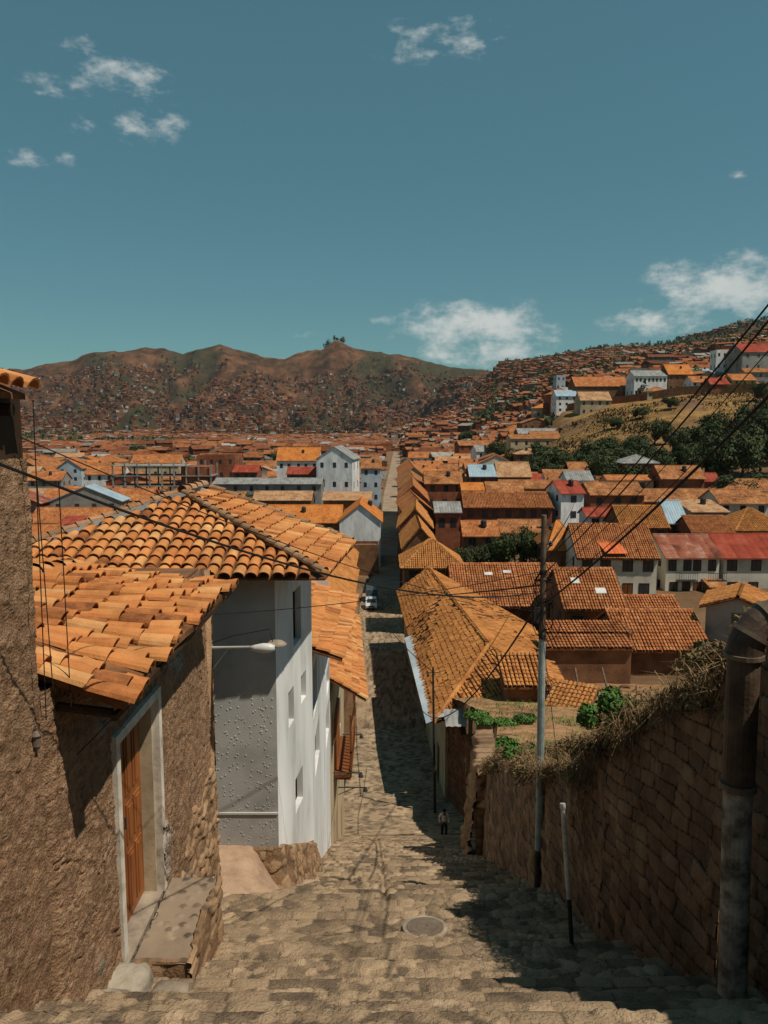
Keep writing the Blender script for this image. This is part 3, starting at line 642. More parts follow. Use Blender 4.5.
# stone footing at the far end of its wall
rough_wall('stone_footing', (XW+.07, 9.95, 0), (XW+.07, 13.15, 0), lambda s: -Hs(s+9.95)-.5, lambda s: -6.9+(s)*.62*0+.9*sstep(0, 3, s)+.0*s, stone_base, h2, res=.035, cell=(.24, .17), depth=.055, rough=.06, cap=.14, seed=21, ztnoise=.9, batter=.03)
rough_wall('end_footing', (XW+.1, 13.12, 0), (XW-5, 13.12, 0), -9.6, -2.5, stone_base, h2, res=.06, cell=(.34, .24), depth=.06, rough=.04, cap=.1, seed=22, normal=(0, 1, 0))
# roof 2, warped old tiles
def f2(s, t_):
    y = 7.0+s*5.55; slope = .34*(1-s)+.10*s
    x = -2.5-t_*2.5; return Vector((x+.06*math.sin(y*2.1), y, -2.60+(-2.5-x)*slope+.05*math.sin(y*1.7+x)+.02*math.sin(y*5)))
mb = MB(); tiles(mb, (0,0,0), (0,1,0), (-1,0,0.2), 5.55, 2.5, fmap=lambda s, t_: f2(s, t_), sp=.262, row=.40, rad=.125, jit=.055, seg=8)
for i in range(4):   # a few loose pieces near the edge
    p = f2(.05+.02*i, .5+.1*i); mb.tube([p+Vector((0, -.25, .03)), p+Vector((.3, -.22, -.02))], .05, 6)
ridge_tiles(mb, f2(0, 1.0)+Vector((0, .1, .05)), f2(1, 1.0)+Vector((0, 0, .05)), rad=.14)
shift(mb, b2); mb.build('roof', tile_near, h2, smooth=False)
mb = MB()
n_ = 12
for i in range(n_):
    for j in range(4):
        c = [f2(i/n_, j/4), f2((i+1)/n_, j/4), f2((i+1)/n_, (j+1)/4), f2(i/n_, (j+1)/4)]
        mb.prism([p+Vector((0, 0, -.07)) for p in c], (0, 0, .08))
for i in range(n_):
    c = [f2(i/n_, 1), f2((i+1)/n_, 1), f2((i+1)/n_, 1)+Vector((-2.4, 0, -.5)), f2(i/n_, 1)+Vector((-2.4, 0, -.5))]; mb.prism([p+Vector((0,0,-.05)) for p in c], (0, 0, .08))
shift(mb, b2); mb.build('roof_deck', tile_under, h2)
mb = MB()
for k in range(11): y = 7.05+k*.54; mb.tube([(XW-.6, y, -2.58), (-2.58, y, -2.72)], .045, 7)
mb.prism([(-2.56, 6.95, -2.76), (-2.56, 12.5, -2.76), (-2.56, 12.5, -2.70), (-2.56, 6.95, -2.70)], (.05, 0, 0)); shift(mb, b2); mb.build('rafters', frame_dark, h2)
# door and its frame
mb = MB()
fw = .11; xf = XW+.03
mb.box((xf-.09, dy0-fw, dz0-.25), (xf+.045, dy0+.01, dz1+fw)); mb.box((xf-.09, dy1-.01, dz0), (xf+.045, dy1+fw, dz1+fw)); mb.box((xf-.09, dy0+.01, dz1-.01), (xf+.042, dy1-.01, dz1+fw))
shift(mb, b2); fr = mb.build('door_frame', paint_white, h2)
mb = MB(); mb.box((XW-.5, dy0-.001, dz0), (XW-.03, dy0+.03, dz1)); mb.box((XW-.5, dy1-.03, dz0), (XW-.03, dy1+.001, dz1)); mb.box((XW-.5, dy0+.03, dz1-.03), (XW-.03, dy1-.03, dz1)); shift(mb, b2); mb.build('door_reveal', cream_reveal, h2)
# door leaf, hung at the near jamb and set back
dt = empty('door', (XW-.20-b2.x, dy0+.03-b2.y, dz0+.03-b2.z)); dt.parent = h2
W_, H_ = dy1-dy0-.06, dz1-dz0-.06
def leaf(y0, y1, nm):
    m3 = MB(); m3.box((-.045, y0, 0), (0, y1, H_))
    st = .10
    for (za, zb_) in ((.12, .9), (1.02, 1.55), (1.67, H_-.12)):
        for (a_, b_) in ((y0+st, (y0+y1)/2-.03), ((y0+y1)/2+.03, y1-st)):
            m3.box((0.002, a_, za), (.018, b_, zb_)); m3.box((.018, a_+.05, za+.05), (.032, b_-.05, zb_-.05))
    return m3.build(nm, door_wood, dt)
leaf(0, W_*.5-.004, 'leaf'); leaf(W_*.5+.004, W_, 'leaf')
mb = MB(); mb.tube([(.01, W_*.5-.1, 1.35), (.07, W_*.5-.1, 1.35), (.07, W_*.5-.1, 1.5), (.01, W_*.5-.1, 1.5)], .014, 6); mb.build('handle', dark_metal, dt)
mb = MB(); mb.box((XW-.45, dy0, dz0-.08), (XW+.05, dy1, dz0+.012)); shift(mb, b2); mb.build('threshold', concrete, h2)
# landing block with cobbles
t = empty('stone_landing', (-2.7, 9.6, -6.9)); tag(t, 'stone landing slab with inset pebbles in front of the wooden door', 'doorstep')
def z_land(X, Y): return -6.42+.03*(fbm(X*3, Y*3, 3)-.5)+0*X
LD = (-3.02, -2.33, 8.55, 10.35)
def land():
    xs = np.arange(LD[0], LD[1], .025); ys = np.arange(LD[2], LD[3], .025); X, Y = np.meshgrid(xs, ys)
    f1, f2_, r = voro(X/.16, Y/.16, .9); e = f2_-f1
    peb = (r > .28)*(f1 < .33)*(Y > 9.0)
    Z = z_land(X, Y)+.022*peb*np.sqrt(np.clip(1-(f1/.3)**2, 0, 1))+.0
    n, m_ = X.shape
    # sides
    Xo = X.copy(); Z2 = Z.copy()
    V = [X, ]; idx = np.arange(n*m_).reshape(n, m_)
    fs = np.stack([idx[:-1, :-1], idx[:-1, 1:], idx[1:, 1:], idx[1:, :-1]], -1).reshape(-1, 4).tolist()
    o = mesh_obj('landing_top', np.stack([X+2.7, Y-9.6, Z+6.9], -1).reshape(-1, 3), fs, M('landing_stone', [(.05,.042,.035), (.13,.095,.07), (.22,.165,.115), (.27,.21,.15), (.27,.15,.09)], scale=2.6, attr=.75, bump=.5, bscale=40, bdist=.01), t, smooth=True, pattr={'rnd': np.where(peb, (r*37) % 1.0, .55), 'edge': e})
land()
rough_wall('side_wall', (LD[1]-.0, LD[2]-.02, 0), (LD[1]-.0, LD[3], 0), lambda s: -Hs(s+LD[2])-.4, lambda s: np.full_like(s, -6.40), stone_base, t, res=.03, cell=(.4, .22), depth=.05, rough=.03, cap=.06, seed=5)
rough_wall('front_wall', (LD[0], LD[2]-.02, 0), (LD[1]+.0, LD[2]-.02, 0), -7.3, -6.40, stone_base, t, res=.03, cell=(.4, .22), depth=.05, rough=.03, cap=.06, seed=6, normal=(0, -1, 0))
def boulder(name, loc, sc, seed, mat, label=None, cat='stone', group=None, n=14):
    vs = []; fs = []
    r_ = random.Random(seed); 
    for i in range(n+1):
        th = PI*i/n
        for k in range(2*n):
            ph = PI*k/n; d = Vector((math.sin(th)*math.cos(ph), math.sin(th)*math.sin(ph), math.cos(th)))
            q = max(abs(d.x), abs(d.y), abs(d.z)); rr = (1/q)**.6*(.85+.35*float(fbm(np.array([d.x*1.4+seed]), np.array([d.y*1.4+d.z*1.1+seed]), 3)[0]))
            vs.append(Vector((d.x*sc[0], d.y*sc[1], d.z*sc[2]))*rr)
    for i in range(n):
        for k in range(2*n): k2 = (k+1) % (2*n); fs.append((i*2*n+k, (i+1)*2*n+k, (i+1)*2*n+k2, i*2*n+k2))
    o = mesh_obj(name, vs, fs, mat, None, smooth=True, rnd=[r_.random()]*len(fs)); o.location = loc
    tag(o, label, cat, group); return o
pale_stone = M('pale_boulder', [(.22,.18,.13), (.36,.31,.24), (.44,.39,.31)], scale=4, bump=.6, bscale=18, bdist=.03)
boulder('foundation_stone', (-2.93, 8.05, -6.42), (.24, .30, .26), 3, pale_stone, 'large pale angular stone at the foot of the adobe wall', 'stone', 'loose stones below the landing')
boulder('foundation_stone', (-2.95, 7.5, -6.2), (.26, .22, .16), 5, concrete, 'flat brown stone just below the pale angular one', 'stone', 'loose stones below the landing')
boulder('foundation_stone', (-2.42, 8.0, -6.5), (.22, .26, .15), 8, concrete, 'grey brown stone tucked against the landing corner', 'stone', 'loose stones below the landing')
t = empty('drain_grate', (-2.42, 7.5, -6.22)); tag(t, 'small dark iron drain grate at the bottom of the picture', 'drain grate')
mb = MB(); mb.box((-.2, -.15, -.03), (.2, -.12, .02)); mb.box((-.2, .12, -.03), (.2, .15, .02)); mb.box((-.2, -.12, -.03), (-.17, .12, .02)); mb.box((.17, -.12, -.03), (.2, .12, .02)); mb.build('rim', dark_metal, t)
mb = MB()
for k in range(9): x = -.15+k*.0375; mb.box((x-.008, -.12, -.02), (x+.008, .12, .015))
mb.box((-.17, -.12, -.09), (.17, .12, -.05)); mb.build('bars', dark_metal, t)

# ================================================================== white house A
bA = Vector((-4.5, 17, -8.7)); hA = empty('white_house', bA); tag(hA, 'white plastered house with studded front wall and hipped tile roof', 'house', 'houses stepping down the left side of the stairs')
A0 = (-9.0, 15.0); A1 = (-2.17, 15.0); A2 = (-1.80, 18.7)
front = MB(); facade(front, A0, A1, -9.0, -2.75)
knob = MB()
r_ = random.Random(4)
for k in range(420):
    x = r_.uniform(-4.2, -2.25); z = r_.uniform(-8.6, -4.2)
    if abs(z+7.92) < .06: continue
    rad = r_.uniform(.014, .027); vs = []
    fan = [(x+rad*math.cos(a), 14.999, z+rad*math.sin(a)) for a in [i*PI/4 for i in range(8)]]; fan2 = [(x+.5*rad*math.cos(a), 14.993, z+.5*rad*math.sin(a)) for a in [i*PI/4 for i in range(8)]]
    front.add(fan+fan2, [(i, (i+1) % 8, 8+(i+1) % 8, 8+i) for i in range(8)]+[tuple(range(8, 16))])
shift(front, bA); front.build('front_wall', M('shaded_white_plaster', [(.30,.30,.285), (.43,.43,.41), (.49,.49,.465)], scale=1.0, bump=.3, bscale=30, bdist=.01), hA)  # white plaster toned greyer: the grazing light is put into its colour
mb = MB(); mb.box((-9, 14.975, -7.94), (-2.17, 15.02, -7.90)); shift(mb, bA); mb.build('painted_line', frame_white, hA)
holesA = [rect_on(A1, A2, 293, 588, 301, 643), rect_on(A1, A2, 288.5, 689, 294, 724), rect_on(A1, A2, 301, 673, 306, 700), rect_on(A1, A2, 295.5, 772, 303, 806)]
side = MB(); fa = facade(side, A1, A2, -8.8, -2.7, holesA, zbB=-10.6, depth=.24)
shift(side, bA); side.build('side_wall', w_white, hA)
for hh in holesA: window_on(hA, *fa, hh, depth=.2, base=bA)
mb = MB(); facade(mb, A2, (-8.5, 19.4), -11, -2.7); mb.prism([(-1.8, 18.7, -2.75), (-8.5, 19.4, -2.75), (-4.6, 19.0, -1.5)], (0, .02, 0)); shift(mb, bA); mb.build('back_wall', w_white, hA)
# roof A: hip
eF = -2.88; EY = 14.35; cR = Vector((-1.12, 14.35, eF)); ap = Vector((-4.72, 17.9, -1.66)); ap2 = Vector((-4.55, 19.6, -1.62)); cB = Vector((-.72, 18.35, -2.86)); cL = Vector((-8.4, 14.35, eF))
mb = MB()
a_ = Vector((1,0,0)); bvec = Vector((0, ap.y-EY, ap.z-eF)); LnA = bvec.length; bvec.normalize()
def maskF(s, t_):
    k = t_/LnA; xl = cL.x+(ap.x-cL.x)*k; xr = cR.x+(ap.x-cR.x)*k; x = cL.x+s; return xl <= x <= xr-.0
tiles(mb, cL, a_, bvec, cR.x-cL.x, LnA, maskF, sp=.25, row=.36, seg=7, rad=.11)
shift(mb, bA); mb.build('front_roof_slope', tile_near, hA)
mb = MB()
# right slope via bilinear, eave cR..cB, ridge ap..ap2
def fR(s, t_): return (cR*(1-s)+cB*s)*(1-t_)+(ap*(1-s)+ap2*s)*t_
W2 = (cB-cR).length; L2 = (ap-cR).length
nc = 17; rows = int(4.1/.33)
def maskR(s, t_):
    return True
# straight tile columns running from eave to ridge, clipped by the hip line and the far verge
eR = (cB-cR).normalized(); 
nR = eR.cross(ap2-cB).normalized(); nR = nR if nR.z > 0 else -nR
upR = nR.cross(eR).normalized(); upR = upR if upR.z > 0 else -upR
def st(p): q = p-cR; return q.dot(eR), q.dot(upR)
apS = st(ap); ap2S = st(ap2); cBS = st(cB)
def maskR(s, t_):
    lo = apS[0]*t_/apS[1]; hi = cBS[0]+(ap2S[0]-cBS[0])*t_/ap2S[1]
    return lo <= s <= hi and t_ <= max(apS[1], ap2S[1])
tiles(mb, cR, eR, upR, ap2S[0]+.6, ap2S[1], maskR, sp=.25, row=.36, seg=6, rad=.11)
shift(mb, bA); mb.build('side_roof_slope', tile_near, hA)
mb = MB(); ridge_tiles(mb, cR+Vector((0, 0, .1)), ap+Vector((0, 0, .12)), .085, .3); ridge_tiles(mb, cL+Vector((0,0,.08)), ap+Vector((0,0,.12)), .085, .3); ridge_tiles(mb, ap+Vector((0,0,.12)), ap2+Vector((0,0,.12)), .11)
ridge_tiles(mb, cB+Vector((-.05, .02, .06)), ap2+Vector((0,.02,.08)), .09)
shift(mb, bA); mb.build('ridge', M('ridge_mortar', [(.14,.075,.04), (.30,.17,.09), (.42,.28,.17)], scale=6, attr=.4, bump=.6, bscale=25), hA)
mb = MB(); dn = Vector((0, 0, -.05))
bl = Vector((-8.4, 22, -2.88)); 
for tri in ((cL, cR, ap), (cR, cB, ap2, ap), (cL, ap, ap2, Vector((-8.4, 21, eF)))): mb.prism([p+dn for p in tri], (0, 0, .04))
shift(mb, bA); mb.build('roof_deck', tile_under, hA)
# stone footing below A and B, along the street
tt = empty('stone_footing', (-2.1, 17, -9)); tag(tt, 'battered rubble stone footing under the white house corner', 'stone wall')
def corner_footing():
    path = [(-3.3, 14.93)]+[(-2.35+.22*math.sin(a), 15.15-.22*math.cos(a)) for a in np.linspace(0, PI/2*.94, 9)]+[(-2.10, 15.4), (-1.76, 18.75)]
    pts = [Vector(p) for p in path]; cum = [0]
    for a, b in zip(pts, pts[1:]): cum.append(cum[-1]+(b-a).length)
    ss = np.linspace(0, cum[-1], int(cum[-1]/.03)); X0 = np.interp(ss, cum, [p.x for p in pts]); Y0 = np.interp(ss, cum, [p.y for p in pts])
    dx = np.gradient(X0); dy = np.gradient(Y0); kz = np.ones(9)/9; ln = np.hypot(dx, dy); nx = np.convolve(np.pad(dy/ln, 4, 'edge'), kz, 'valid'); ny = np.convolve(np.pad(-dx/ln, 4, 'edge'), kz, 'valid')
    top = -8.66-.56*np.clip(Y0-15.1, 0, 9)+.10*(fbm(ss*2.5, ss*0, 4)-.5); bot = -Hs(Y0)-.45
    nt_ = 55; T = np.linspace(0, 1, nt_)[:, None]; Z = bot+(top-bot)*T; Sg = np.tile(ss, (nt_, 1))
    f1, f2, r = voro(Sg/.15+.6*fbm(Sg*2, Z*2, 3), Z/.21+.6*fbm(Sg*2+7, Z*2, 3), .95); e = f2-f1
    off = .03+.20*(top-Z)+.035*((np.minimum(e, .25)/.25)**.6*(.4+1.2*r)-.6)+.09*(fbm(Sg*2.5, Z*2.5, 5, .6)-.5)
    X = X0+nx*off; Y = Y0+ny*off
    X = np.vstack([X, X0-nx*.15]); Y = np.vstack([Y, Y0-ny*.15]); Z = np.vstack([Z, top+.02]); r = np.vstack([r, r[-1]]); e = np.vstack([e, e[-1]])
    n, m_ = X.shape; idx = np.arange(n*m_).reshape(n, m_); fs = np.stack([idx[:-1, :-1], idx[:-1, 1:], idx[1:, 1:], idx[1:, :-1]], -1).reshape(-1, 4)
    L0 = np.array(tt.location); mesh_obj('corner_face', np.stack([X, Y, Z], -1).reshape(-1, 3)-L0, fs.tolist(), stone_base, tt, smooth=True, pattr={'rnd': r, 'edge': e})
corner_footing()
rough_wall('lower_face', (-1.78, 18.7, 0), (-1.95, 27.4, 0), lambda s: -Hs(18.7+s)-.5, lambda s: -Hs(18.7+s)+.25, stone_base, tt, res=.05, cell=(.26, .2), depth=.06, rough=.05, cap=.2, batter=.15, seed=34)

# house B
def row_house(label, A1, A2, zb0, zb1, zeave, E0, E1, Rn, Rf, wallm, tilem, holes, xl=-8, extra=None):
    base = Vector(((A1[0]+A2[0])/2-2, (A1[1]+A2[1])/2, zb1)); h = empty('terrace_house', base); tag(h, label, 'house', 'houses stepping down the left side of the stairs')
    mb = MB(); fa = facade(mb, A1, A2, zb0, zeave, holes, zbB=zb1, depth=.22); facade(mb, (xl, A1[1]), A1, zb0, zeave+.4); facade(mb, A2, (xl, A2[1]), zb1, zeave+.4); shift(mb, base); mb.build('wall', wallm, h)
    for hh in holes: window_on(h, *fa, hh, depth=.18, base=base)
    E0 = Vector(E0); E1 = Vector(E1); Rn = Vector(Rn); Rf = Vector(Rf)
    mb = MB(); f = lambda s, t_: (E0*(1-s)+E1*s)*(1-t_)+(Rn*(1-s)+Rf*s)*t_+Vector((0, 0, .05*math.sin(s*9+t_*4)))
    tiles(mb, (0,0,0), (0,1,0), (-1,0,.2), (E1-E0).length, (Rn-E0).length, fmap=f, sp=.25, row=.36, seg=5, rad=.11, jit=.016)
    ridge_tiles(mb, Rn+Vector((0,0,.05)), Rf+Vector((0,0,.05))); shift(mb, base); mb.build('roof', tilem, h)
    mb = MB(); c = [f(0, 0), f(1, 0), f(1, 1), f(0, 1)]; mb.prism([p+Vector((0, 0, -.07)) for p in c], (0, 0, .05))
    c = [f(0, 1), f(1, 1), f(1, 1)+Vector((-4, 0, -1.5)), f(0, 1)+Vector((-4, 0, -1.5))]; mb.prism([p+Vector((0, 0, -.07)) for p in c], (0, 0, .1)); shift(mb, base); mb.build('roof_deck', tile_under, h)
    return h, base, fa
B1 = (-1.86, 18.72); B2 = (-2.0, 27.4)
holesB = [rect_on(B1, B2, 313, 662, 317, 712), rect_on(B1, B2, 315, 724, 319.6, 765), rect_on(B1, B2, 325.8, 706, 329, 740), rect_on(B1, B2, 326.5, 665, 329.5, 690)]
hB, baseB, faB = row_house('narrow white house with brown tile roof just below the studded white one', B1, B2, -11.3, -16.2, -6.0, P(343, 657, 19.5)+Vector((0, -.5, .1)), P(357, 596, 27.6), P(290, 638, 19.3)+Vector((0, -.3, 0)), P(300, 578, 27.6), w_white, tile_near, holesB)
C1 = (-2.05, 27.5); C2 = (-2.25, 41.5)
holesC = [(2.2, 3.1, -13.2, -11.6), (5.5, 6.6, -14.2, -12.2), (9, 10, -15, -13.4), (5.0, 6.0, -19.6, -17.2), (9.6, 10.6, -21.6, -19.4)]
hC, baseC, faC = row_house('cream house with a wooden balcony and worn orange tile roof beside the stairs', C1, C2, -16.2, -24, -10.5, P(366, 700, 28.3), P(358, 616, 41.5), P(318, 672, 28.3), P(333, 598, 41.5), w_cream, tile_near, holesC)
# balcony on C
mb = MB(); mb.box((-2.05, 30.6, -14.6), (-1.35, 34.6, -14.45))
for k in range(13): y = 30.65+k*.325; mb.box((-1.41, y-.03, -14.45), (-1.36, y+.03, -13.55))
mb.box((-1.43, 30.6, -13.55), (-1.34, 34.6, -13.47)); mb.box((-1.41, 30.6, -14.45), (-1.36, 34.6, -14.3))
for y in (30.65, 34.55): mb.box((-1.42, y-.05, -14.45), (-1.34, y+.05, -11.9))
for y in (31, 32.6, 34.2): mb.box((-2.05, y-.06, -14.85), (-1.4, y+.06, -14.6))
shift(mb, baseC); mb.build('balcony', door_dark, hC)
mb = MB(); mb.box((-2.4, 31.0, -14.45), (-2.0, 33.5, -12.2)); shift(mb, baseC); mb.build('balcony_door', door_wood, hC)
# iron brackets with lamps sticking out of C and further houses
for i, (y, z, ln) in enumerate(((30.2, -14.2, 1.2), (33.6, -16.5, 1.3), (37.5, -15.6, 1.0))):
    t = empty('wall_bracket', (-2.1, y, z)); tag(t, ['thin iron sign bracket above the balcony', 'dark iron bracket below the balcony of the cream house', 'short iron bracket at the far end of the cream house'][i], 'bracket', 'iron brackets on the cream house')
    mb = MB(); mb.tube([(0, 0, 0), (ln, 0, 0)], .03, 6); mb.tube([(0, 0, -.35), (ln*.6, 0, 0)], .018, 6); mb.build('arm', dark_metal, t)
    mb = MB(); mb.lathe([(.03, .0), (.06, -.02), (.11, -.14), (.11, -.16)], (ln-.05, 0, -.02), 10); mb.build('lamp_shade', dark_metal, t)

# ================================================================== RIGHT: stone retaining wall, lot
def TOPR(y): return np.interp(y, [-8, 4, 7.3, 8.4, 9.5, 10.2, 11, 12, 13.5, 15, 18, 22, 25], [4.0, -.6, -2.25, -2.85, -3.55, -4.15, -4.75, -5.6, -6.3, -7.05, -8.3, -10.1, -11.6])
tR = empty('stone_retaining_wall', (3.6, 12, -8.2)); tag(tR, 'tall dark retaining wall of squared field stones along the right of the stairs', 'stone wall')
pts = [(-6, 4.2), (4, 4.05), (8.25, 3.91), (11, 3.36), (14.7, 3.19), (22, 3.22), (24.5, 3.35)]
for i in range(len(pts)-1):
    (y0, x0), (y1, x1) = pts[i], pts[i+1]; ln = math.hypot(y1-y0, x1-x0)
    f = lambda s, y0=y0, y1=y1, ln=ln: y0+s/ln*(y1-y0)
    rough_wall('wall_section', (x0, y0, 0), (x1, y1, 0), lambda s, f=f: -Hs(f(s))-.5, lambda s, f=f: TOPR(f(s))+.16*np.round(np.sin(f(s)*1.9)*1.4), stone_wall, tR, res=.034 if y1 > 4 else .12, cell=(.33, .22), depth=.032, rough=.06, brick=True, cap=.5, seed=40+i, normal=(-1, 0, 0), ztnoise=.35, batter=.02)
# adobe wall continuing (lit brown), behind, from 24.5 to 48
tR2 = empty('adobe_lot_wall', (4.3, 36, -20)); tag(tR2, 'long crumbling adobe wall on a stone footing below the lot', 'adobe wall')
pts2 = [(24.5, 3.35), (31, 4.3), (38, 5.4), (45, 5.0), (48.5, 4.15)]
def TOPR2(y): return np.interp(y, [24.5, 27, 30, 38, 45, 48.5], [-11.5, -12.5, -14.2, -17.7, -18.9, -19.2])
for i in range(len(pts2)-1):
    (y0, x0), (y1, x1) = pts2[i], pts2[i+1]; ln = math.hypot(y1-y0, x1-x0)
    f = lambda s, y0=y0, y1=y1, ln=ln: y0+s/ln*(y1-y0)
    rough_wall('wall_section', (x0, y0, 0), (x1, y1, 0), lambda s, f=f: -Hs(f(s))-.5, lambda s, f=f: TOPR2(f(s)), adobe_ruin, tR2, res=.07, cell=(.5, .26), depth=.06, rough=.09, cap=.5, seed=60+i, normal=(-1, 0, 0), ztnoise=.9, brick=True)
# buttress of stone at the junction
tb = empty('stone_buttress', (3.4, 25, -14)); tag(tb, 'ragged rubble buttress where the stone wall meets the adobe wall', 'stone wall')
rough_wall('street_face', (3.0, 23.6, 0), (3.2, 26.2, 0), -16, -10.9, stone_base, tb, res=.06, cell=(.45, .35), depth=.16, rough=.12, cap=.6, seed=71, normal=(-1, 0, 0), ztnoise=.8, batter=.08)
rough_wall('uphill_face', (3.0, 23.6, 0), (4.0, 23.6, 0), -16, -10.9, stone_base, tb, res=.06, cell=(.45, .35), depth=.12, rough=.1, cap=.3, seed=72, normal=(0, -1, 0), ztnoise=.6)
# lot ground with its own surface
def z_lot(X, Y): return ground(X, Y)+.05+.25*(fbm(X*.5, Y*.5, 4)-.5)
o = heightfield('earth_lot', np.linspace(0, 1, 90), np.arange(4, 56, .3), lambda X, Y: z_lot(X, Y), earth, xf=lambda A, B: RX(B)+.42+A*(8+B*.35))
tag(o, kind='structure')

# ================================================================== vegetation on the bank
def strands(name, n, area, mat, hmin, hmax, wid, lean, label, droop=.5, clump=None, seed=1):
    R = random.Random(seed); vs = []; fs = []; rr = []
    for k in range(n):
        x, y, z, s = area(R); h = R.uniform(hmin, hmax)*s; a = R.uniform(0, 2*PI); l = R.uniform(.1, lean)*h
        dx, dy = math.cos(a)*l, math.sin(a)*l; wx, wy = -math.sin(a)*wid, math.cos(a)*wid
        b = len(vs); hz = h*(1-R.random()*droop)
        vs += [(x-wx, y-wy, z), (x+wx, y+wy, z), (x+dx*.5+wx*.7, y+dy*.5+wy*.7, z+h*.6), (x+dx*.5-wx*.7, y+dy*.5-wy*.7, z+h*.6), (x+dx*1.3, y+dy*1.3, z+hz)]
        fs += [(b, b+1, b+2, b+3), (b+3, b+2, b+4)]; q = R.random(); rr += [q, q]
    o = mesh_obj(name, vs, fs, mat, None, rnd=rr); tag(o, label, name.replace('_', ' '), kind='stuff'); return o
def bank_area(R):
    y = 8.1+(R.uniform(0, 17.5))*(.35+.65*R.random()); x = float(RX(y))+.15+abs(R.gauss(0, 1.4)); nz = float(fbm(np.array([x*.9]), np.array([y*.9]), 3)[0])
    return x, y, max(G(x, y), float(TOPR(y))-.15 if x < RX(y)+.5 else -99), .35+1.3*max(0, nz-.3)
strands('dry_grass', 7000, bank_area, dry_m, .05, .34, .008, 1.6, 'tangled dry grass and stalks on the bank above the stone wall', seed=2)
def spill_area(R):
    y = R.uniform(7.9, 15); nz = float(fbm(np.array([y*1.1]), np.array([3.3]), 3)[0]); x = float(RX(y))-.02-abs(R.gauss(0, .07)); return x, y, float(TOPR(y))-abs(R.gauss(0, .3))*max(.2, (nz-.35)*5)+.12, .4+min(.6, max(0, (nz-.4)*4))
strands('hanging_dry_stems', 2600, spill_area, dry_m, .10, .42, .006, 1.6, 'dry stems hanging over the top of the stone wall', droop=1.6, seed=3)
def lot_area(R):
    y = R.uniform(22, 50); x = float(RX(y))+.5+R.random()*(3+y*.3); nz = float(fbm(np.array([x*.5]), np.array([y*.5+3]), 3)[0]); return x, y, G(x, y)+.05, max(.15, (nz-.4)*3)
strands('lot_weeds', 9000, lot_area, leaf_g, .05, .4, .02, 1.2, 'low green weeds scattered over the bare lot', seed=4)
def leafy(name, loc, sc, n, mat, seed, lsize=.05, parent=None, lobes=5, flat=.8):
    R = random.Random(seed); vs = []; fs = []; rr = []
    L_ = [(Vector((R.gauss(0, .45), R.gauss(0, .45), R.uniform(-.1, .7))), R.uniform(.35, .65)) for _ in range(lobes)]
    for k in range(n):
        c, r = R.choice(L_); d = Vector((R.gauss(0, 1), R.gauss(0, 1), R.gauss(0, 1))).normalized(); p = c+d*r*(R.random()**.25)
        p = Vector((p.x*sc[0], p.y*sc[1], max(0.0, p.z+.3)*sc[2]))
        u = Vector((R.gauss(0,1), R.gauss(0,1), R.gauss(0,1))).normalized(); w = u.cross(d); 
        if w.length < .01: continue
        w.normalize(); l = lsize*R.uniform(.6, 1.4); b = len(vs)
        vs += [p-u*l, p+w*l*.5, p+u*l, p-w*l*.5]; fs.append((b, b+1, b+2, b+3)); rr.append(R.random())
    o = mesh_obj(name, vs, fs, mat, parent, rnd=rr)
    if parent is None: o.location = loc
    return o
def dry_scrub():
    R = random.Random(77); vs = []; fs = []; rr = []
    for c in range(230):
        y = 8.0+17*R.random()**1.3; x = float(RX(y))+R.uniform(-.12, 2.0); z = max(G(x, y), float(TOPR(y))-.05 if x < RX(y)+.45 else -99)
        s_ = R.uniform(.12, .42)*(.6+y/26); q = R.random(); n = int(260*s_/.25)
        for k in range(n):
            d = Vector((R.gauss(0,1), R.gauss(0,1), R.gauss(0,1))).normalized(); p = Vector((x, y, z))+Vector((d.x*s_, d.y*s_, abs(d.z)*s_*.8-.05 if R.random() < .8 else -.3*s_))*R.uniform(.4, 1.1)
            u = Vector((R.gauss(0,1), R.gauss(0,1), R.gauss(0,1))).normalized(); w = u.cross(d)
            if w.length < .05: continue
            w.normalize(); l = R.uniform(.02, .07); b = len(vs); vs += [p-u*l, p+w*l*.3, p+u*l, p-w*l*.3]; fs.append((b, b+1, b+2, b+3)); rr.append(min(1, q*.6+R.random()*.4))
    o = mesh_obj('dry_scrub', vs, fs, M('scrub_leaves', [(.035,.028,.014), (.10,.065,.032), (.20,.13,.065), (.14,.13,.05), (.33,.24,.13)], scale=2, attr=.7), None, rnd=rr); tag(o, 'matted brown scrub and dead plants covering the bank top', 'scrub', kind='stuff')
dry_scrub()
bush_spots = [((3.62, 11.2), (.42, .5, .42), 'bright green bush on the wall top right of the slender pole', leaf_g), ((4.3, 9.7), (.5, .5, .36), 'grey green shrub on the bank left of the big pipe', leaf_m), ((4.35, 7.6), (.3, .4, .3), 'green plant growing behind the bent pipe', leaf_g),
              ((4.6, 44), (.5, .5, .6), 'small green bush below the corrugated awning', leaf_g), ((5.6, 37), (1.2, .9, .45), 'green weeds beside the lot edge', leaf_g), ((3.8, 20.5), (.5, .6, .36), 'green plant on the wall top left of the pole', leaf_g), ((4.4, 27), (.8, .8, .35), 'low pale green plant near the crumbling wall top', leaf_g)]
bush_spots = [(Vector((a[0], a[1], 0)), b, c, d) for a, b, c, d in bush_spots]
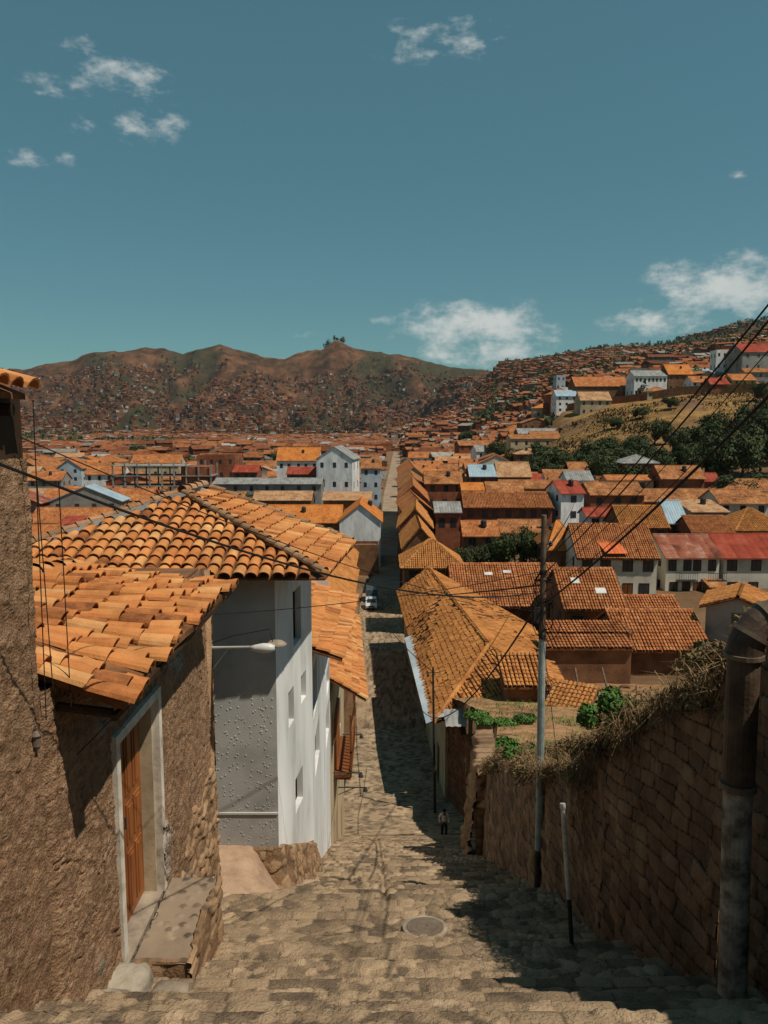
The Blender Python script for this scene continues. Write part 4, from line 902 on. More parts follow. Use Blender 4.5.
for i, (p, s_, lab, mt) in enumerate(bush_spots):
    g_ = G(p.x, p.y); p = Vector((p.x, p.y, g_-.05)); root = empty('bush', p); tag(root, lab, 'bush', 'bushes on the bank')
    leafy('foliage', p, s_, 2600, mt, 50+i, .045 if p.y < 20 else .09, root)
    mb = MB()
    for k in range(5): a = k*1.3; mb.tube([(0, 0, 0), (math.cos(a)*.3*s_[0], math.sin(a)*.3*s_[1], .5*s_[2])], [.02, .008], 5)
    mb.build('stem', bark, root)

# ================================================================== poles, pipe, lamp
zp = float(zstreet(np.array([14.8]))[0]); pb = P(538, 910, 14.6); pb = Vector((pb.x, 14.6, -Hs(14.6)-.1))
t = empty('utility_pole', pb); tag(t, 'tall slender grey utility pole standing against the stone wall', 'utility pole', 'utility poles')
tp = P(544, 515, 14.6)-pb; top = Vector((tp.x, 0, tp.z))
def lerp(k): return top*k
mb = MB(); mb.tube([lerp(0), lerp(.14)], [.088, .086], 12); mb.build('painted_base', pole_dark, t)
mb = MB(); mb.tube([lerp(.14), lerp(.7)], [.084, .069], 12); mb.build('lower_shaft', pole_m, t)
mb = MB(); mb.tube([lerp(.7), lerp(.86), lerp(1)], [.066, .058, .05], 12); mb.build('upper_shaft', pole_old, t)
for k in (.14, .7, .86):
    mb = MB(); mb.tube([lerp(k-.006), lerp(k+.006)], .092-.03*k, 12); mb.build('clamp', dark_metal, t)
mb = MB(); q = lerp(.8); mb.box((q.x-.16, -.11, q.z-.5), (q.x-.06, -.02, q.z-.2)); mb.build('junction_box', dark_metal, t)
for k in (.97, .93, .84):
    mb = MB(); q = lerp(k); mb.tube([q+Vector((-.14, 0, 0)), q+Vector((.14, 0, 0))], .02, 6); mb.lathe([(.03, -.05), (.045, -.02), (.03, 0), (.045, .02), (.02, .05)], q+Vector((.14, 0, 0)), 8); mb.build('insulator', dark_metal, t)
# tangle of wire on the pole
mb = MB(); R = random.Random(11)
for j in range(7):
    c = lerp(.78+.02*R.random())+Vector((R.uniform(-.1, .12), -.08, R.uniform(-.4, .3))); pts_ = []
    rx = R.uniform(.08, .3); rz = R.uniform(.2, .5)
    for k in range(22): a = k/21*2*PI*R.uniform(.9, 1.0); pts_.append(c+Vector((rx*math.cos(a), .05*math.sin(3*a), rz*math.sin(a))))
    mb.tube(pts_, .008, 5)
mb.build('cable_coil', cable_m, t)
# guy guard
g0 = P(573, 968, 10.2); g0 = Vector((g0.x, 10.2, -Hs(10.2)-.12)); g1 = P(563, 808, 10.6)
t = empty('guy_wire_guard', g0); tag(t, 'thin leaning guard tube, white painted at the top, left of the stone wall', 'guy wire guard')
d_ = g1-g0
mb = MB(); mb.tube([Vector((0,0,0)), d_*.42], .032, 10); mb.build('lower_tube', dark_metal, t)
mb = MB(); mb.tube([d_*.42, d_*.6, d_*1.0], [.034, .036, .036], 10); mb.build('upper_tube', paint_white, t)
mb = MB(); mb.tube([d_*1.0, d_*1.03], [.045, .04], 10); mb.build('cap', lamp_white, t)
# second pole down the street
p2 = P(435, 800, 46); p2 = Vector((p2.x, 46, -Hs(46))); t = empty('utility_pole', p2); tag(t, 'thin dark pole at the foot of the stairs beside the blue awning', 'utility pole', 'utility poles')
tp = P(433, 668, 46)-p2; mb = MB(); mb.tube([(0,0,0), (tp.x, 0, tp.z)], [.09, .06], 8); mb.build('shaft', pole_dark, t); mb = MB(); mb.tube([(tp.x-.4, 0, tp.z-.3), (tp.x+.4, 0, tp.z-.3)], .03, 6); mb.build('crossarm', pole_dark, t)
# big pipe
D_ = 7.35; pb = P(733, 1002, D_); pt = P(744, 655, D_); zb = -Hs(D_)-.1
t = empty('bent_pipe', (pb.x, D_, zb)); tag(t, 'big rusty vent pipe with segmented elbow and peeling white lower half', 'pipe')
o_ = Vector((pb.x, D_, zb)); pm = P(738, 785, D_)
mb = MB(); mb.tube([Vector((0,0,0)), pm-o_], [.142, .14], 20); mb.build('painted_lower_pipe', pipe_white, t)
mb = MB(); mb.tube([pm-o_-Vector((0,0,.0)), pt-o_], [.155, .155], 20); mb.build('upper_pipe', pipe_m, t)
mb = MB(); c = pt-o_; Rr = .42
arc = [c+Vector((Rr*(1-math.cos(a)), 0, Rr*math.sin(a))) for a in [i*PI/2/6 for i in range(7)]]+[c+Vector((Rr+.9, 0, Rr))]
mb.tube(arc, .17, 20); mb.build('elbow', pipe_m, t)
for i in range(0, 7, 1):
    a = i*PI/12; q = c+Vector((Rr*(1-math.cos(a)), 0, Rr*math.sin(a))); dd = Vector((math.sin(a), 0, math.cos(a)))
    if i in (0, 2, 4, 6): mb = MB(); mb.tube([q-dd*.022, q+dd*.022], .19, 20); mb.build('band', M('pipe_band', [(.1,.075,.05), (.22,.17,.12)], scale=6, rough=.6) if i == 0 else bpy.data.materials['pipe_band'], t)
mb = MB(); mb.tube([pm-o_-Vector((0,0,.03)), pm-o_+Vector((0,0,.03))], .18, 20); mb.build('band', bpy.data.materials['pipe_band'], t)
# street lamp and conduit at the corner of adobe house 2
lp = Vector((-3.0, 13.2, -8.7)); a0 = P(205, 648, 13.2); t = empty('street_lamp', lp); tag(t, 'white street lamp on a long arm reaching over the alley', 'street lamp')
pt0 = Vector((a0.x-lp.x, 0, P(200, 612, 13.2).z-lp.z))
mb = MB(); mb.tube([(0, .05, -.6), (pt0.x+.0, .02, pt0.z)], .022, 8); mb.build('post', dark_metal, t)
az_ = a0.z-lp.z
end = P(252, 647, 12.6)-lp
mb = MB(); mb.tube([(a0.x-lp.x-.05, 0, az_), (end.x, end.y, end.z)], [.028, .02], 8); mb.build('arm', lamp_white, t)
mb = MB(); mb.tube([(a0.x-lp.x, 0, az_-.55), ((a0.x-lp.x+end.x)/2, end.y/2, (az_+end.z)/2-.02)], .01, 6); mb.build('brace', lamp_white, t)
hd = P(263, 648, 12.6)-lp
mb = MB(); seg_ = [(-.22, .035), (-.12, .06), (0, .085), (.12, .08), (.2, .045), (.215, .01)]
mb.tube([hd+Vector((x, 0, 0)) for x, r in seg_], [r for x, r in seg_], 12); ho = mb.build('lamp_head', lamp_white, t, smooth=True)
mb = MB(); mb.lathe([(.01, .04), (.12, .02), (.19, -.03), (.17, -.04), (.03, -.05)], hd+Vector((.2, .15, .05)), 20); mb.build('reflector', concrete, t, smooth=True)
mb = MB(); mb.tube([Vector((a0.x-lp.x, 0, az_+.05)), Vector((.4, -.2, az_+.28)), hd+Vector((.1, .1, .3)), hd+Vector((.16, .1, .05))], .008, 5); mb.build('feed_wire', cable_m, t)
# meter on the adobe wall
t = empty('wall_insulator', P(32, 735, 6.6)); tag(t, 'small dark cable insulator hanging on the near adobe wall', 'insulator')
mb = MB(); mb.lathe([(.02, -.12), (.04, -.1), (.035, -.03), (.05, 0), (.02, .04)], (.04, 0, 0), 10); mb.build('insulator_body', iron, t); mb = MB(); mb.tube([(-.15, 0, .06), (.04, 0, .05)], .012, 6); mb.build('hook', dark_metal, t)

# ================================================================== cables
CAB = 'power cables strung across the street'
def cable(p, q, sag, r, label, seg=24):
    p = Vector(p); q = Vector(q); pts = []
    for k in range(seg+1):
        u = k/seg; pts.append(p.lerp(q, u)-Vector((0, 0, sag*4*u*(1-u))))
    mb = MB(); mb.tube([x-p for x in pts], r, 5); o = mb.build('power_cable', cable_m); o.location = p; tag(o, label, 'cable', CAB); return o
PD = 14.6
cable(P(545, 603, PD), P(812, 352, 6.6), .12, .017, 'thickest black cable rising from the pole to the right edge')
cable(P(546, 560, PD), P(812, 250, 6.6), .12, .010, 'topmost thin cable leaving the picture high at the right')
cable(P(546, 572, PD), P(812, 268, 6.6), .10, .011, 'second cable from the top at the right edge')
cable(P(545, 582, PD), P(812, 300, 7.5), .16, .006, 'thin cable between the top pair and the thickest one')
cable(P(545, 592, PD), P(812, 332, 7.5), .25, .006, 'faint sagging cable just above the thickest one at the right')
cable(P(540, 572, PD), P(204, 615, 13.4), .12, .008, 'cable crossing above the alley from pole to lamp post')
cable(P(540, 592, PD), P(-60, 440, 5.0), .45, .012, 'long cable crossing the tile roofs from the left edge to the pole')
cable(P(542, 612, PD), P(20, 437, 6.5), .25, .006, 'thin cable running close above the long one across the hipped roof')
cable(P(541, 600, PD), P(411, 690, 52), 2.2, .022, 'slack cable drooping over the ruined tile roof')
cable(P(541, 585, PD), P(392, 590, 88), .4, .02, 'cable from the pole to the far eave over the street')
cable(P(433, 672, 46), P(362, 585, 100), 1.0, .03, 'cable crossing the lower street near the parked car')
cable(P(542, 630, PD), P(563, 806, 10.6), 0, .006, 'guy wire from the pole to its leaning guard')
cable(P(540, 560, PD), P(575, 500, 140), .5, .03, 'cable running away from the pole over the far roofs')
for i, (x0, y0, x1, y1, D) in enumerate(((26, 400, 35, 720, 6.55), (52, 482, 62, 735, 6.9), (30, 480, 42, 690, 6.7))):
    o = cable(P(x0, y0, D)+Vector((.06, 0, 0)), P(x1, y1, D)+Vector((.1, 0, 0)), -.0, .005, ['thin cable hanging down the near adobe wall', 'loose cable hanging in front of the old thick tiles', 'second hanging cable close to the adobe wall edge'][i], 10)
cable((-3.0, 7.2, -3.2), (-2.98, 13.0, -2.9), .12, .006, 'cable stapled under the eave above the door')

# ================================================================== mid distance house builder
def place_mesh(name, mb, mat, parent, uv=False): return mb.build(name, mat, parent, uv=uv)
def roof_slab(mb, c, th=.14):
    """c: eave0, eave1, ridge1, ridge0 ; uv in metres"""
    c = [Vector(p) for p in c]; W = (c[1]-c[0]).length; n = (c[1]-c[0]).cross(c[-1]-c[0]).normalized()
    if n.z < 0: n = -n
    a = (c[1]-c[0]).normalized(); up = n.cross(a)
    if (c[-1]-c[0]).dot(up) < 0: up = -up
    uv = [((p-c[0]).dot(a), (p-c[0]).dot(up)) for p in c]
    d = Vector((0, 0, -th)); k = len(c)
    mb.add(c+[p+d for p in c], [tuple(range(k)), tuple(range(2*k-1, k-1, -1))]+[(i, i+k, (i+1) % k+k, (i+1) % k) for i in range(k)], .5, [uv, [(0,0)]*k]+[[(0,0)]*4]*k)
def tile_slope(mb, c, sp, row, seg=4, jit=.01, missing=0):
    c = [Vector(p) for p in c]; a = (c[1]-c[0]).normalized(); n = (c[1]-c[0]).cross(c[-1]-c[0]).normalized()
    if n.z < 0: n = -n
    up = n.cross(a); 
    if (c[-1]-c[0]).dot(up) < 0: up = -up
    q = [((p-c[0]).dot(a), (p-c[0]).dot(up)) for p in c]
    smin = min(x for x, y in q); smax = max(x for x, y in q); tm = max(y for x, y in q)
    def mask(s, t_):
        s += smin; ins = False; j = len(q)-1
        for i in range(len(q)):
            if (q[i][1] > t_) != (q[j][1] > t_) and s < (q[j][0]-q[i][0])*(t_-q[i][1])/(q[j][1]-q[i][1])+q[i][0]: ins = not ins
            j = i
        return ins
    tiles(mb, c[0]+a*smin, a, up, smax-smin, tm, mask, sp=sp, row=row, thick=False, seg=seg, rad=sp*.43, jit=jit, missing=missing)
def house(label, cx, cy, w, d, zb, ze, rise, axis='x', rot=0., wall='adobe', roof='orange', level=1, kind='gable', over=.5, storeys=1, nwin=3, group='houses of the town', name='town_house', winside=True, sp=.27, tilem=None, chim=False, cat='house', winm=None, sky=(), wins=True):
    base = Vector((cx, cy, zb)); h = empty(name, base, rot); tag(h, label, cat, group)
    Hh = ze-zb; w2, d2 = w/2, d/2
    mb = MB()
    if axis == 'x': A, B = w2, d2
    else: A, B = d2, w2
    tr = (lambda x, y, z: Vector((x, y, z))) if axis == 'x' else (lambda x, y, z: Vector((-y, x, z)))
    # A: half length along ridge, B: half across
    c0 = [tr(-A, -B, 0), tr(A, -B, 0), tr(A, B, 0), tr(-A, B, 0)]; c1 = [tr(-A, -B, Hh), tr(A, -B, Hh), tr(A, B, Hh), tr(-A, B, Hh)]
    mb.add(c0+c1, [(0,1,5,4), (1,2,6,5), (2,3,7,6), (3,0,4,7), (4,5,6,7)])
    rp = MB(); rm = ROOFM.get(roof, r_orange); usetile = level >= 2
    if kind == 'gable':
        mb.add([c1[0], c1[3], tr(-A, 0, Hh+rise-.05)], [(0,1,2)]); mb.add([c1[1], c1[2], tr(A, 0, Hh+rise-.05)], [(0,1,2)])
        sl = rise/B; o_ = over; zo = Hh-o_*sl
        R0 = tr(-A-o_*.6, 0, Hh+rise+.05); R1 = tr(A+o_*.6, 0, Hh+rise+.05)
        s1 = [tr(-A-o_*.6, -B-o_, zo+.05), tr(A+o_*.6, -B-o_, zo+.05), R1, R0]; s2 = [tr(A+o_*.6, B+o_, zo+.05), tr(-A-o_*.6, B+o_, zo+.05), R0, R1]
        slopes = [s1, s2]; ridges = [(R0, R1)]
    elif kind == 'hip':
        sl = rise/B; o_ = over; zo = Hh-o_*sl+.05; k = min(A*.9, B)
        R0 = tr(-A+k, 0, Hh+rise+.05); R1 = tr(A-k, 0, Hh+rise+.05)
        e = [tr(-A-o_, -B-o_, zo), tr(A+o_, -B-o_, zo), tr(A+o_, B+o_, zo), tr(-A-o_, B+o_, zo)]
        slopes = [[e[0], e[1], R1, R0], [e[2], e[3], R0, R1], [e[1], e[2], R1], [e[3], e[0], R0]]; ridges = [(R0, R1), (e[0], R0), (e[1], R1)]
    elif kind == 'shed':
        mb.add([c1[3], c1[2], tr(A, B, Hh+rise), tr(-A, B, Hh+rise)], [(0,1,2,3)]); mb.add([c1[0], c1[3], tr(-A, B, Hh+rise)], [(0,1,2)]); mb.add([c1[1], c1[2], tr(A, B, Hh+rise)], [(0,1,2)])
        sl = rise/(2*B); o_ = over
        slopes = [[tr(-A-o_*.5, -B-o_, Hh-o_*sl+.04), tr(A+o_*.5, -B-o_, Hh-o_*sl+.04), tr(A+o_*.5, B+.1, Hh+rise+.06), tr(-A-o_*.5, B+.1, Hh+rise+.06)]]; ridges = []
    else:
        slopes = []; ridges = []
        for (xa, ya, xb, yb) in ((-w2, -d2, w2, -d2+.2), (-w2, d2-.2, w2, d2), (-w2, -d2+.2, -w2+.2, d2-.2), (w2-.2, -d2+.2, w2, d2-.2)): mb.box((xa, ya, Hh), (xb, yb, Hh+.5))
    mb.build('wall', WALLM[wall], h)
    if slopes:
        for s_ in slopes:
            roof_slab(rp, [p-Vector((0, 0, .06 if usetile else 0)) for p in s_])
        if usetile:
            rd = rp.build('roof_deck', tile_under, h, uv=True); tmb = MB()
            for s_ in slopes[:4 if kind == 'hip' else 2]: tile_slope(tmb, s_, sp, .42, 4, .012)
            for (a_, b_) in ridges: ridge_tiles(tmb, a_, b_, .15, .42, 4)
            ro = tmb.build('roof', tilem or tile_mid, h)
        else:
            for (a_, b_) in ridges: rp.tube([a_, b_], .11, 5)
            ro = rp.build('roof', rm, h, uv=True)
        for (fx, fz, sw, sh) in sky:
            s_ = slopes[0]; p = s_[0].lerp(s_[1], fx); q = s_[-1].lerp(s_[2], fx); a_ = (s_[1]-s_[0]).normalized(); u_ = (q-p).normalized(); c_ = p.lerp(q, fz); n = a_.cross(u_); n = n if n.z > 0 else -n
            m4 = MB(); m4.prism([c_-a_*sw/2+n*.13, c_+a_*sw/2+n*.13, c_+a_*sw/2+u_*sh+n*.13, c_-a_*sw/2+u_*sh+n*.13], n*.04); m4.build('skylight', skylight_m, h)
    if chim and slopes:
        m4 = MB(); m4.box((w*.15, -.3, Hh+rise*.3), (w*.15+.6, .3, Hh+rise+1.0)); m4.box((w*.15-.08, -.38, Hh+rise+1.0), (w*.15+.68, .38, Hh+rise+1.12)); m4.build('chimney', WALLM['brick'], h)
    if level == 1 and rng.random() < .45 and w > 6 and cy < 420:
        sg = rng.choice([-1, 1]); lw = rng.uniform(.2, .38)*w; lh = min(Hh-.6, rng.uniform(2.0, 2.8)); x0 = sg*w*.5-sg*lw*.5-lw/2; m4 = MB()
        m4.prism([(x0, -d2-2.2, 0), (x0+lw, -d2-2.2, 0), (x0+lw, -d2-2.2, lh-.5), (x0, -d2-2.2, lh-.5)], (0, 2.15, 0)); an = m4.build('lean_to', WALLM[rng.choice(['adobe', 'brick', 'cream', 'grey'])], h)
        m4 = MB(); roof_slab(m4, [Vector((x0-.2, -d2-2.5, lh-.48)), Vector((x0+lw+.2, -d2-2.5, lh-.48)), Vector((x0+lw+.2, -d2-.02, lh+.1)), Vector((x0-.2, -d2-.02, lh+.1))], .1); m4.build('roof', ROOFM[rng.choice(['orange', 'brown', 'tan', 'grey', 'rust', 'brown'])], an, uv=True)
    if level == 1 and slopes and rng.random() < .22:
        m4 = MB(); q = slopes[0][0].lerp(slopes[0][2], .6); m4.lathe([(.45, 0), (.5, .1), (.5, .9), (.4, 1.1), (.12, 1.2)], q, 10); m4.build('water_tank', dark_metal, h)
    if wins and Hh > 1.8:
        sh = Hh/storeys
        fm = winm or frame_dark
        for st_ in range(storeys):
            z0 = st_*sh+sh*.36; z1 = st_*sh+sh*.80
            if z1-z0 > 1.7: z0 = z1-1.7
            for k in range(nwin):
                x = -w2+w*(k+.5)/nwin+rng.uniform(-.3, .3); ww = min(.55, w/nwin*.25)
                dr = (st_ == 0 and k == nwin//2)
                m4 = MB()
                zz0 = 0.02 if dr else z0
                m4.box((x-ww, -d2-.035, zz0), (x+ww, -d2+.02, z1)); wo_ = m4.build('door' if dr else 'window', door_dark if dr else glass, h)
                if cy < 135:
                    m4 = MB(); t_ = .09
                    m4.box((x-ww-t_, -d2-.06, zz0-t_), (x+ww+t_, -d2+.01, zz0)); m4.box((x-ww-t_, -d2-.06, z1), (x+ww+t_, -d2+.01, z1+t_)); m4.box((x-ww-t_, -d2-.06, zz0), (x-ww, -d2+.01, z1)); m4.box((x+ww, -d2-.06, zz0), (x+ww+t_, -d2+.01, z1)); m4.box((x-.03, -d2-.055, zz0), (x+.03, -d2-.036, z1))
                    m4.build('frame', frame_dark if wall in ('white', 'off-white', 'cream') else pole_old, wo_)
        if winside and d > 5:
            sx = 1 if cx < 0 else -1
            for st_ in range(storeys):
                z0 = st_*sh+sh*.4; z1 = st_*sh+sh*.78
                for k in range(2):
                    y = -d2+d*(k+.5)/2; m4 = MB(); xx = sx*w2; m4.box((min(xx-.02*sx, xx+.035*sx), y-.5, z0), (max(xx-.02*sx, xx+.035*sx), y+.5, z1)); m4.build('window', glass, h)
    return h
FOOT = []
def hpx(label, x0, x1, ye, D, depth, rise, **kw):
    """front eave seen from pixel x0 to x1 at y ye and distance D"""
    a = P(x0, ye, D); b = P(x1, ye, D); cx = (a.x+b.x)/2; w = b.x-a.x; cy = D+depth/2
    zb = kw.pop('zb', None)
    if zb is None: zb = min(G(cx-w/2, D), G(cx+w/2, D), G(cx, D+depth))-.3
    ybase = kw.pop('yb', None)
    if ybase: zb = P(x0, ybase, D).z
    ze = a.z+.12
    if ze-zb < 2.2: zb = ze-2.2
    FOOT.append((cx, cy, w/2+1, depth/2+1))
    over = kw.get('over', .5); ow = min(over, w*.1)
    st_ = kw.pop('storeys', None) or max(1, min(4, int((ze-zb)/2.8)))
    return house(label, cx, cy, w-2*ow*.6, depth, zb, ze, rise, storeys=st_, **kw)

# ---- right of the street: the big ruined hip roof
def big_ruin():
    E = [Vector((3.15, 47.5, -19.0)), Vector((1.55, 88, -19.2)), Vector((12.4, 50.5, -17.6)), Vector((13.2, 66, -17.8))]
    R1 = P(428, 568, 84); R0 = Vector((7.6, 54.5, -15.9)); R2 = Vector((10.5, 70, -16.0))
    base = Vector((7, 62, -25)); h = empty('old_house', base); tag(h, 'large sagging old house with patched orange tile roof on the right of the street', 'house', 'houses right of the stairs')
    mb = MB()
    facade(mb, (4.0, 48.2), (11.9, 51), -25.5, -18.6, ztB=-17.6); facade(mb, (2.4, 87), (4.0, 48.2), -26.5, -18.9); facade(mb, (11.9, 51), (12.8, 66), -24, -17.6); facade(mb, (12.8, 66), (5, 87.5), -25, -17.9); facade(mb, (5, 87.5), (2.4, 87), -26, -18)
    shift(mb, base); mb.build('wall', WALLM['cream'], h)
    far = Vector((5.8, 88.5, -18.2))
    slopes = [[E[0], E[1], R1, R0], [E[2], E[0], R0], [E[3], E[2], R0, R1], [far, E[3], R1], [E[1], far, R1]]
    dk = MB(); tm = MB()
    for i, s_ in enumerate(slopes):
        dk.prism([p-Vector((0, 0, .08)) for p in s_], (0, 0, .04)); 
    for i, s_ in enumerate(slopes[:4]):
        # planar approximations: split quads in two triangles so that tiles follow the twist
        if len(s_) == 4:
            tile_slope(tm, [s_[0], s_[1], s_[2]], .27, .42, 4, .03, ruin_gap); 
            # second triangle keeps the same eave direction
            a = (s_[1]-s_[0]).normalized(); tile_tri(tm, s_[0], s_[2], s_[3], a)
        else: tile_slope(tm, s_, .27, .42, 4, .03, .01)
    for a, b in ((R0, R1), (R0, E[0]), (R0, E[2]), (R1, E[3])): ridge_tiles(tm, a, b, .17, .42, 4)
    shift(dk, base); dk.build('roof_deck', tile_under, h); shift(tm, base); tm.build('roof', tile_mid, h)
    # blue corrugated awning strip along the street eave
    aw = MB(); 
    a0, a1 = Vector((3.15, 47.6, -18.95)), Vector((2.3, 68, -19.05)); n = 60
    for k in range(n):
        p = a0.lerp(a1, k/n); q = a0.lerp(a1, (k+1)/n); zz = .03*(k % 2); w_ = 1.05
        aw.add([p+Vector((-.45, 0, -.12+zz)), q+Vector((-.45, 0, -.12+.03-zz)), q+Vector((w_-.2, 0, .42+.03-zz)), p+Vector((w_-.2, 0, .42+zz))], [(0,1,2,3)])
    shift(aw, base); aw.build('corrugated_awning', bpy.data.materials['pale_blue_wall'], h)
    for k, (y, z0, z1, ww, nm) in enumerate(((52, -24.9, -22.4, .6, 'door'), (57, -22.6, -21, .5, 'window'), (62, -25, -22.6, .6, 'door'), (67, -22.6, -21, .5, 'window'), (73, -25.2, -22.8, .6, 'door'), (79, -23, -21.4, .5, 'window'))):
        x = 4.0+(2.4-4.0)*(y-48.2)/(87-48.2); m4 = MB(); m4.box((x-.06, y-ww, z0), (x+.05, y+ww, z1)); shift(m4, base); m4.build(nm, door_dark if nm == 'door' else glass, h)
    m4 = MB(); m4.box((4.4, 47.7, -17.9), (6.6, 48.9, -17.8)); shift(m4, base)
    for v in m4.v: pass
    return h
def ruin_gap(p):
    n = float(fbm(np.array([p.x*.35]), np.array([p.y*.16]), 4)[0]); return rng.random() < (.012 if n < .60 else .55)
def tile_tri(mb, A, B, C, a):
    n = (B-A).cross(C-A).normalized(); n = n if n.z > 0 else -n
    a = (a-n*a.dot(n)).normalized(); up = n.cross(a)
    if (C-A).dot(up) < 0: up = -up
    q = [((p-A).dot(a), (p-A).dot(up)) for p in (A, B, C)]; smin = min(x for x, y in q); smax = max(x for x, y in q); tm_ = max(y for x, y in q)
    def mask(s, t_):
        s += smin; ins = False; j = 2
        for i in range(3):
            if (q[i][1] > t_) != (q[j][1] > t_) and s < (q[j][0]-q[i][0])*(t_-q[i][1])/(q[j][1]-q[i][1])+q[i][0]: ins = not ins
            j = i
        return ins
    tiles(mb, A+a*smin, a, up, smax-smin, tm_, mask, sp=.27, row=.42, thick=False, seg=4, rad=.115, jit=.03, missing=ruin_gap)
big_ruin(); FOOT.append((7, 68, 8, 22))
# corrugated awning and small tile piece at the front of the ruin
t = empty('lean_to_shed', (5.2, 46.5, -18.4)); tag(t, 'small grey corrugated lean-to in front of the ruined tile roof', 'shed')
mb = MB()
for k in range(14): y0 = k*.2-1.4; mb.add([(y0, -1.1, .05*(k % 2)), (y0+.2, -1.1, .05*((k+1) % 2)), (y0+.2, .9, .35+.05*((k+1) % 2)), (y0, .9, .35+.05*(k % 2))], [(0,1,2,3)])
mb.build('roof', ROOFM['grey'], t); mb = MB()
for x in (-1.3, 1.3): mb = MB(); mb.box((x-.05, -1, -1.2), (x+.05, -.9, 0)); mb.build('post', frame_dark, t)
# ---- hand placed houses: right side
RG = 'houses right of the stairs'; FG = 'houses of the town'
hpx('wide courtyard house with ribbed brown tile slope and two skylights', 452, 570, 603, 79, 12, 2.9, wall='adobe', level=2, tilem=tile_brown, sky=((.35,.7,.9,.5), (.52,.75,.9,.5)), group=RG, nwin=4, over=.8)
hpx('low tan tiled hip roofed house at the street corner beyond the ruined roof', 402, 464, 567, 95, 9, 2.6, kind='hip', wall='adobe', level=2, group=RG)
hpx('small brick house with tilted tile roof and two white skylights', 562, 628, 607, 70, 9, 2.6, wall='adobe', level=2, tilem=tile_brown, sky=((.3,.6,.8,.8), (.65,.35,1.,.8)), group=RG, nwin=2)
hpx('wide low house with ribbed tile roof left of the big pipe', 618, 712, 648, 61, 8, 2.0, wall='adobe', level=2, group=RG, tilem=tile_brown, nwin=3, wins=False)
hpx('long low tiled shed above the crumbling adobe wall', 545, 634, 648, 56, 1.7, .35, wall='adobe', level=2, group=RG, tilem=tile_brown, kind='shed', nwin=4, over=.3, wins=False)
hpx('narrow upper tiled shed with a row of dark openings', 545, 632, 633, 58.4, 1.8, .35, wall='brick', level=2, group=RG, tilem=tile_brown, kind='shed', nwin=6, over=.3)
hpx('ribbed tile house between the skylight house and the white row', 590, 690, 626, 70, 8, 1.8, wall='adobe', level=2, group=RG, tilem=tile_brown, nwin=3, wins=False)
hpx('small plastered gable house by the pipe elbow', 724, 790, 610, 62, 6, .9, axis='y', rot=-.5, wall='grey', level=2, group=RG, nwin=1)
hW = hpx('off-white two storey house with an orange corrugated patch in its roof', 578, 661, 557, 94, 11, 3.2, wall='off-white', roof='brown', level=2, tilem=tile_brown, group=RG, nwin=4, yb=602, storeys=2, rot=-.04)
hpx('long off-white row house with dark balconied windows and rust stained roof', 664, 722, 557, 96, 9, 2.1, wall='off-white', roof='rust', level=1, group=RG, nwin=4, yb=600, storeys=2)
hpx('end of the off-white row with bright red sheet roof at the right edge', 722, 850, 557, 96.3, 9, 2.2, wall='off-white', roof='red', level=1, group=RG, nwin=6, yb=600, storeys=2, name='town_house')
# patch
mb = MB(); s_ = Vector((0,0,0)); 
def patch():
    a = P(606, 556, 93.6); b = P(628, 556, 93.6); c = P(612, 538, 98); d_ = P(592, 538, 98)
    mb = MB(); base = Vector(hW.location); pts = [a, b, c, d_]
    pts = [p+Vector((0, -.1, .35)) for p in pts]
    roof_slab(mb, pts, .06); shift(mb, base); o = mb.build('orange_roof_patch', orange_sheet, None, uv=True)
    o.parent = hW; o.rotation_euler = (0, 0, .04)
patch()
# balconies on the off-white row
rw = Vector((0, 0, 0))
t_row = [o for o in bpy.data.objects if o.get('label', '').startswith('long off-white row')][0]
for (px_, py_) in ((687, 580), (716, 580)):
    p = P(px_, py_, 95.6)-Vector(t_row.location); m4 = MB(); m4.box((p.x-1.2, p.y-.5, p.z-.1), (p.x+1.2, p.y+.6, p.z)); 
    for k in range(9): m4.box((p.x-1.15+k*.28, p.y-.48, p.z), (p.x-1.12+k*.28, p.y-.44, p.z+.9))
    m4.box((p.x-1.2, p.y-.5, p.z+.9), (p.x+1.2, p.y-.42, p.z+.96)); m4.build('balcony', dark_metal, t_row)
hpx('orange hip roofed house just behind the pole top', 548, 582, 548, 102, 9, 3.0, kind='hip', wall='adobe', roof='bright orange', level=1, group=RG, nwin=1)
hpx('bright orange street house with steep gable, nearest beyond the tan hip', 403, 438, 546, 109, 15, 2.6, axis='y', wall='adobe', level=2, group=RG, nwin=1)
hpx('brown brick gable house with two attic openings', 400, 434, 526, 125, 16, 2.7, axis='y', rot=-.04, wall='brick', roof='orange', level=2, tilem=tile_mid, group=RG, nwin=2)
hpx('narrow tiled gable house stepping along the shaded street', 401, 432, 511, 142, 20, 2.1, axis='y', rot=.05, wall='adobe', roof='orange', level=1, group=RG, nwin=1)
hpx('brown gable house with small window under the ridge', 399, 431, 500, 163, 26, 3.1, axis='y', rot=-.03, wall='brick', roof='orange', level=1, group=RG, nwin=2)
hpx('dark gable house fifth along the shaded street side', 399, 430, 488, 191, 38, 2.4, axis='y', wall='adobe', roof='brown', level=1, group=RG, nwin=2)
hpx('orange gable house sixth along the shaded street side', 400, 428, 478, 231, 60, 3.2, axis='y', wall='cream', roof='orange', level=1, group=RG, nwin=2)
hpx('long roofed house with dark open gallery below its tile slope', 463, 554, 507, 140, 8, 2.2, wall='brick', roof='brown', level=2, tilem=tile_brown, group=RG, nwin=7)
hpx('brown brick house below the galleried one', 500, 546, 532, 127, 7, 1.5, wall='brick', roof='brown', level=1, group=RG, nwin=2)
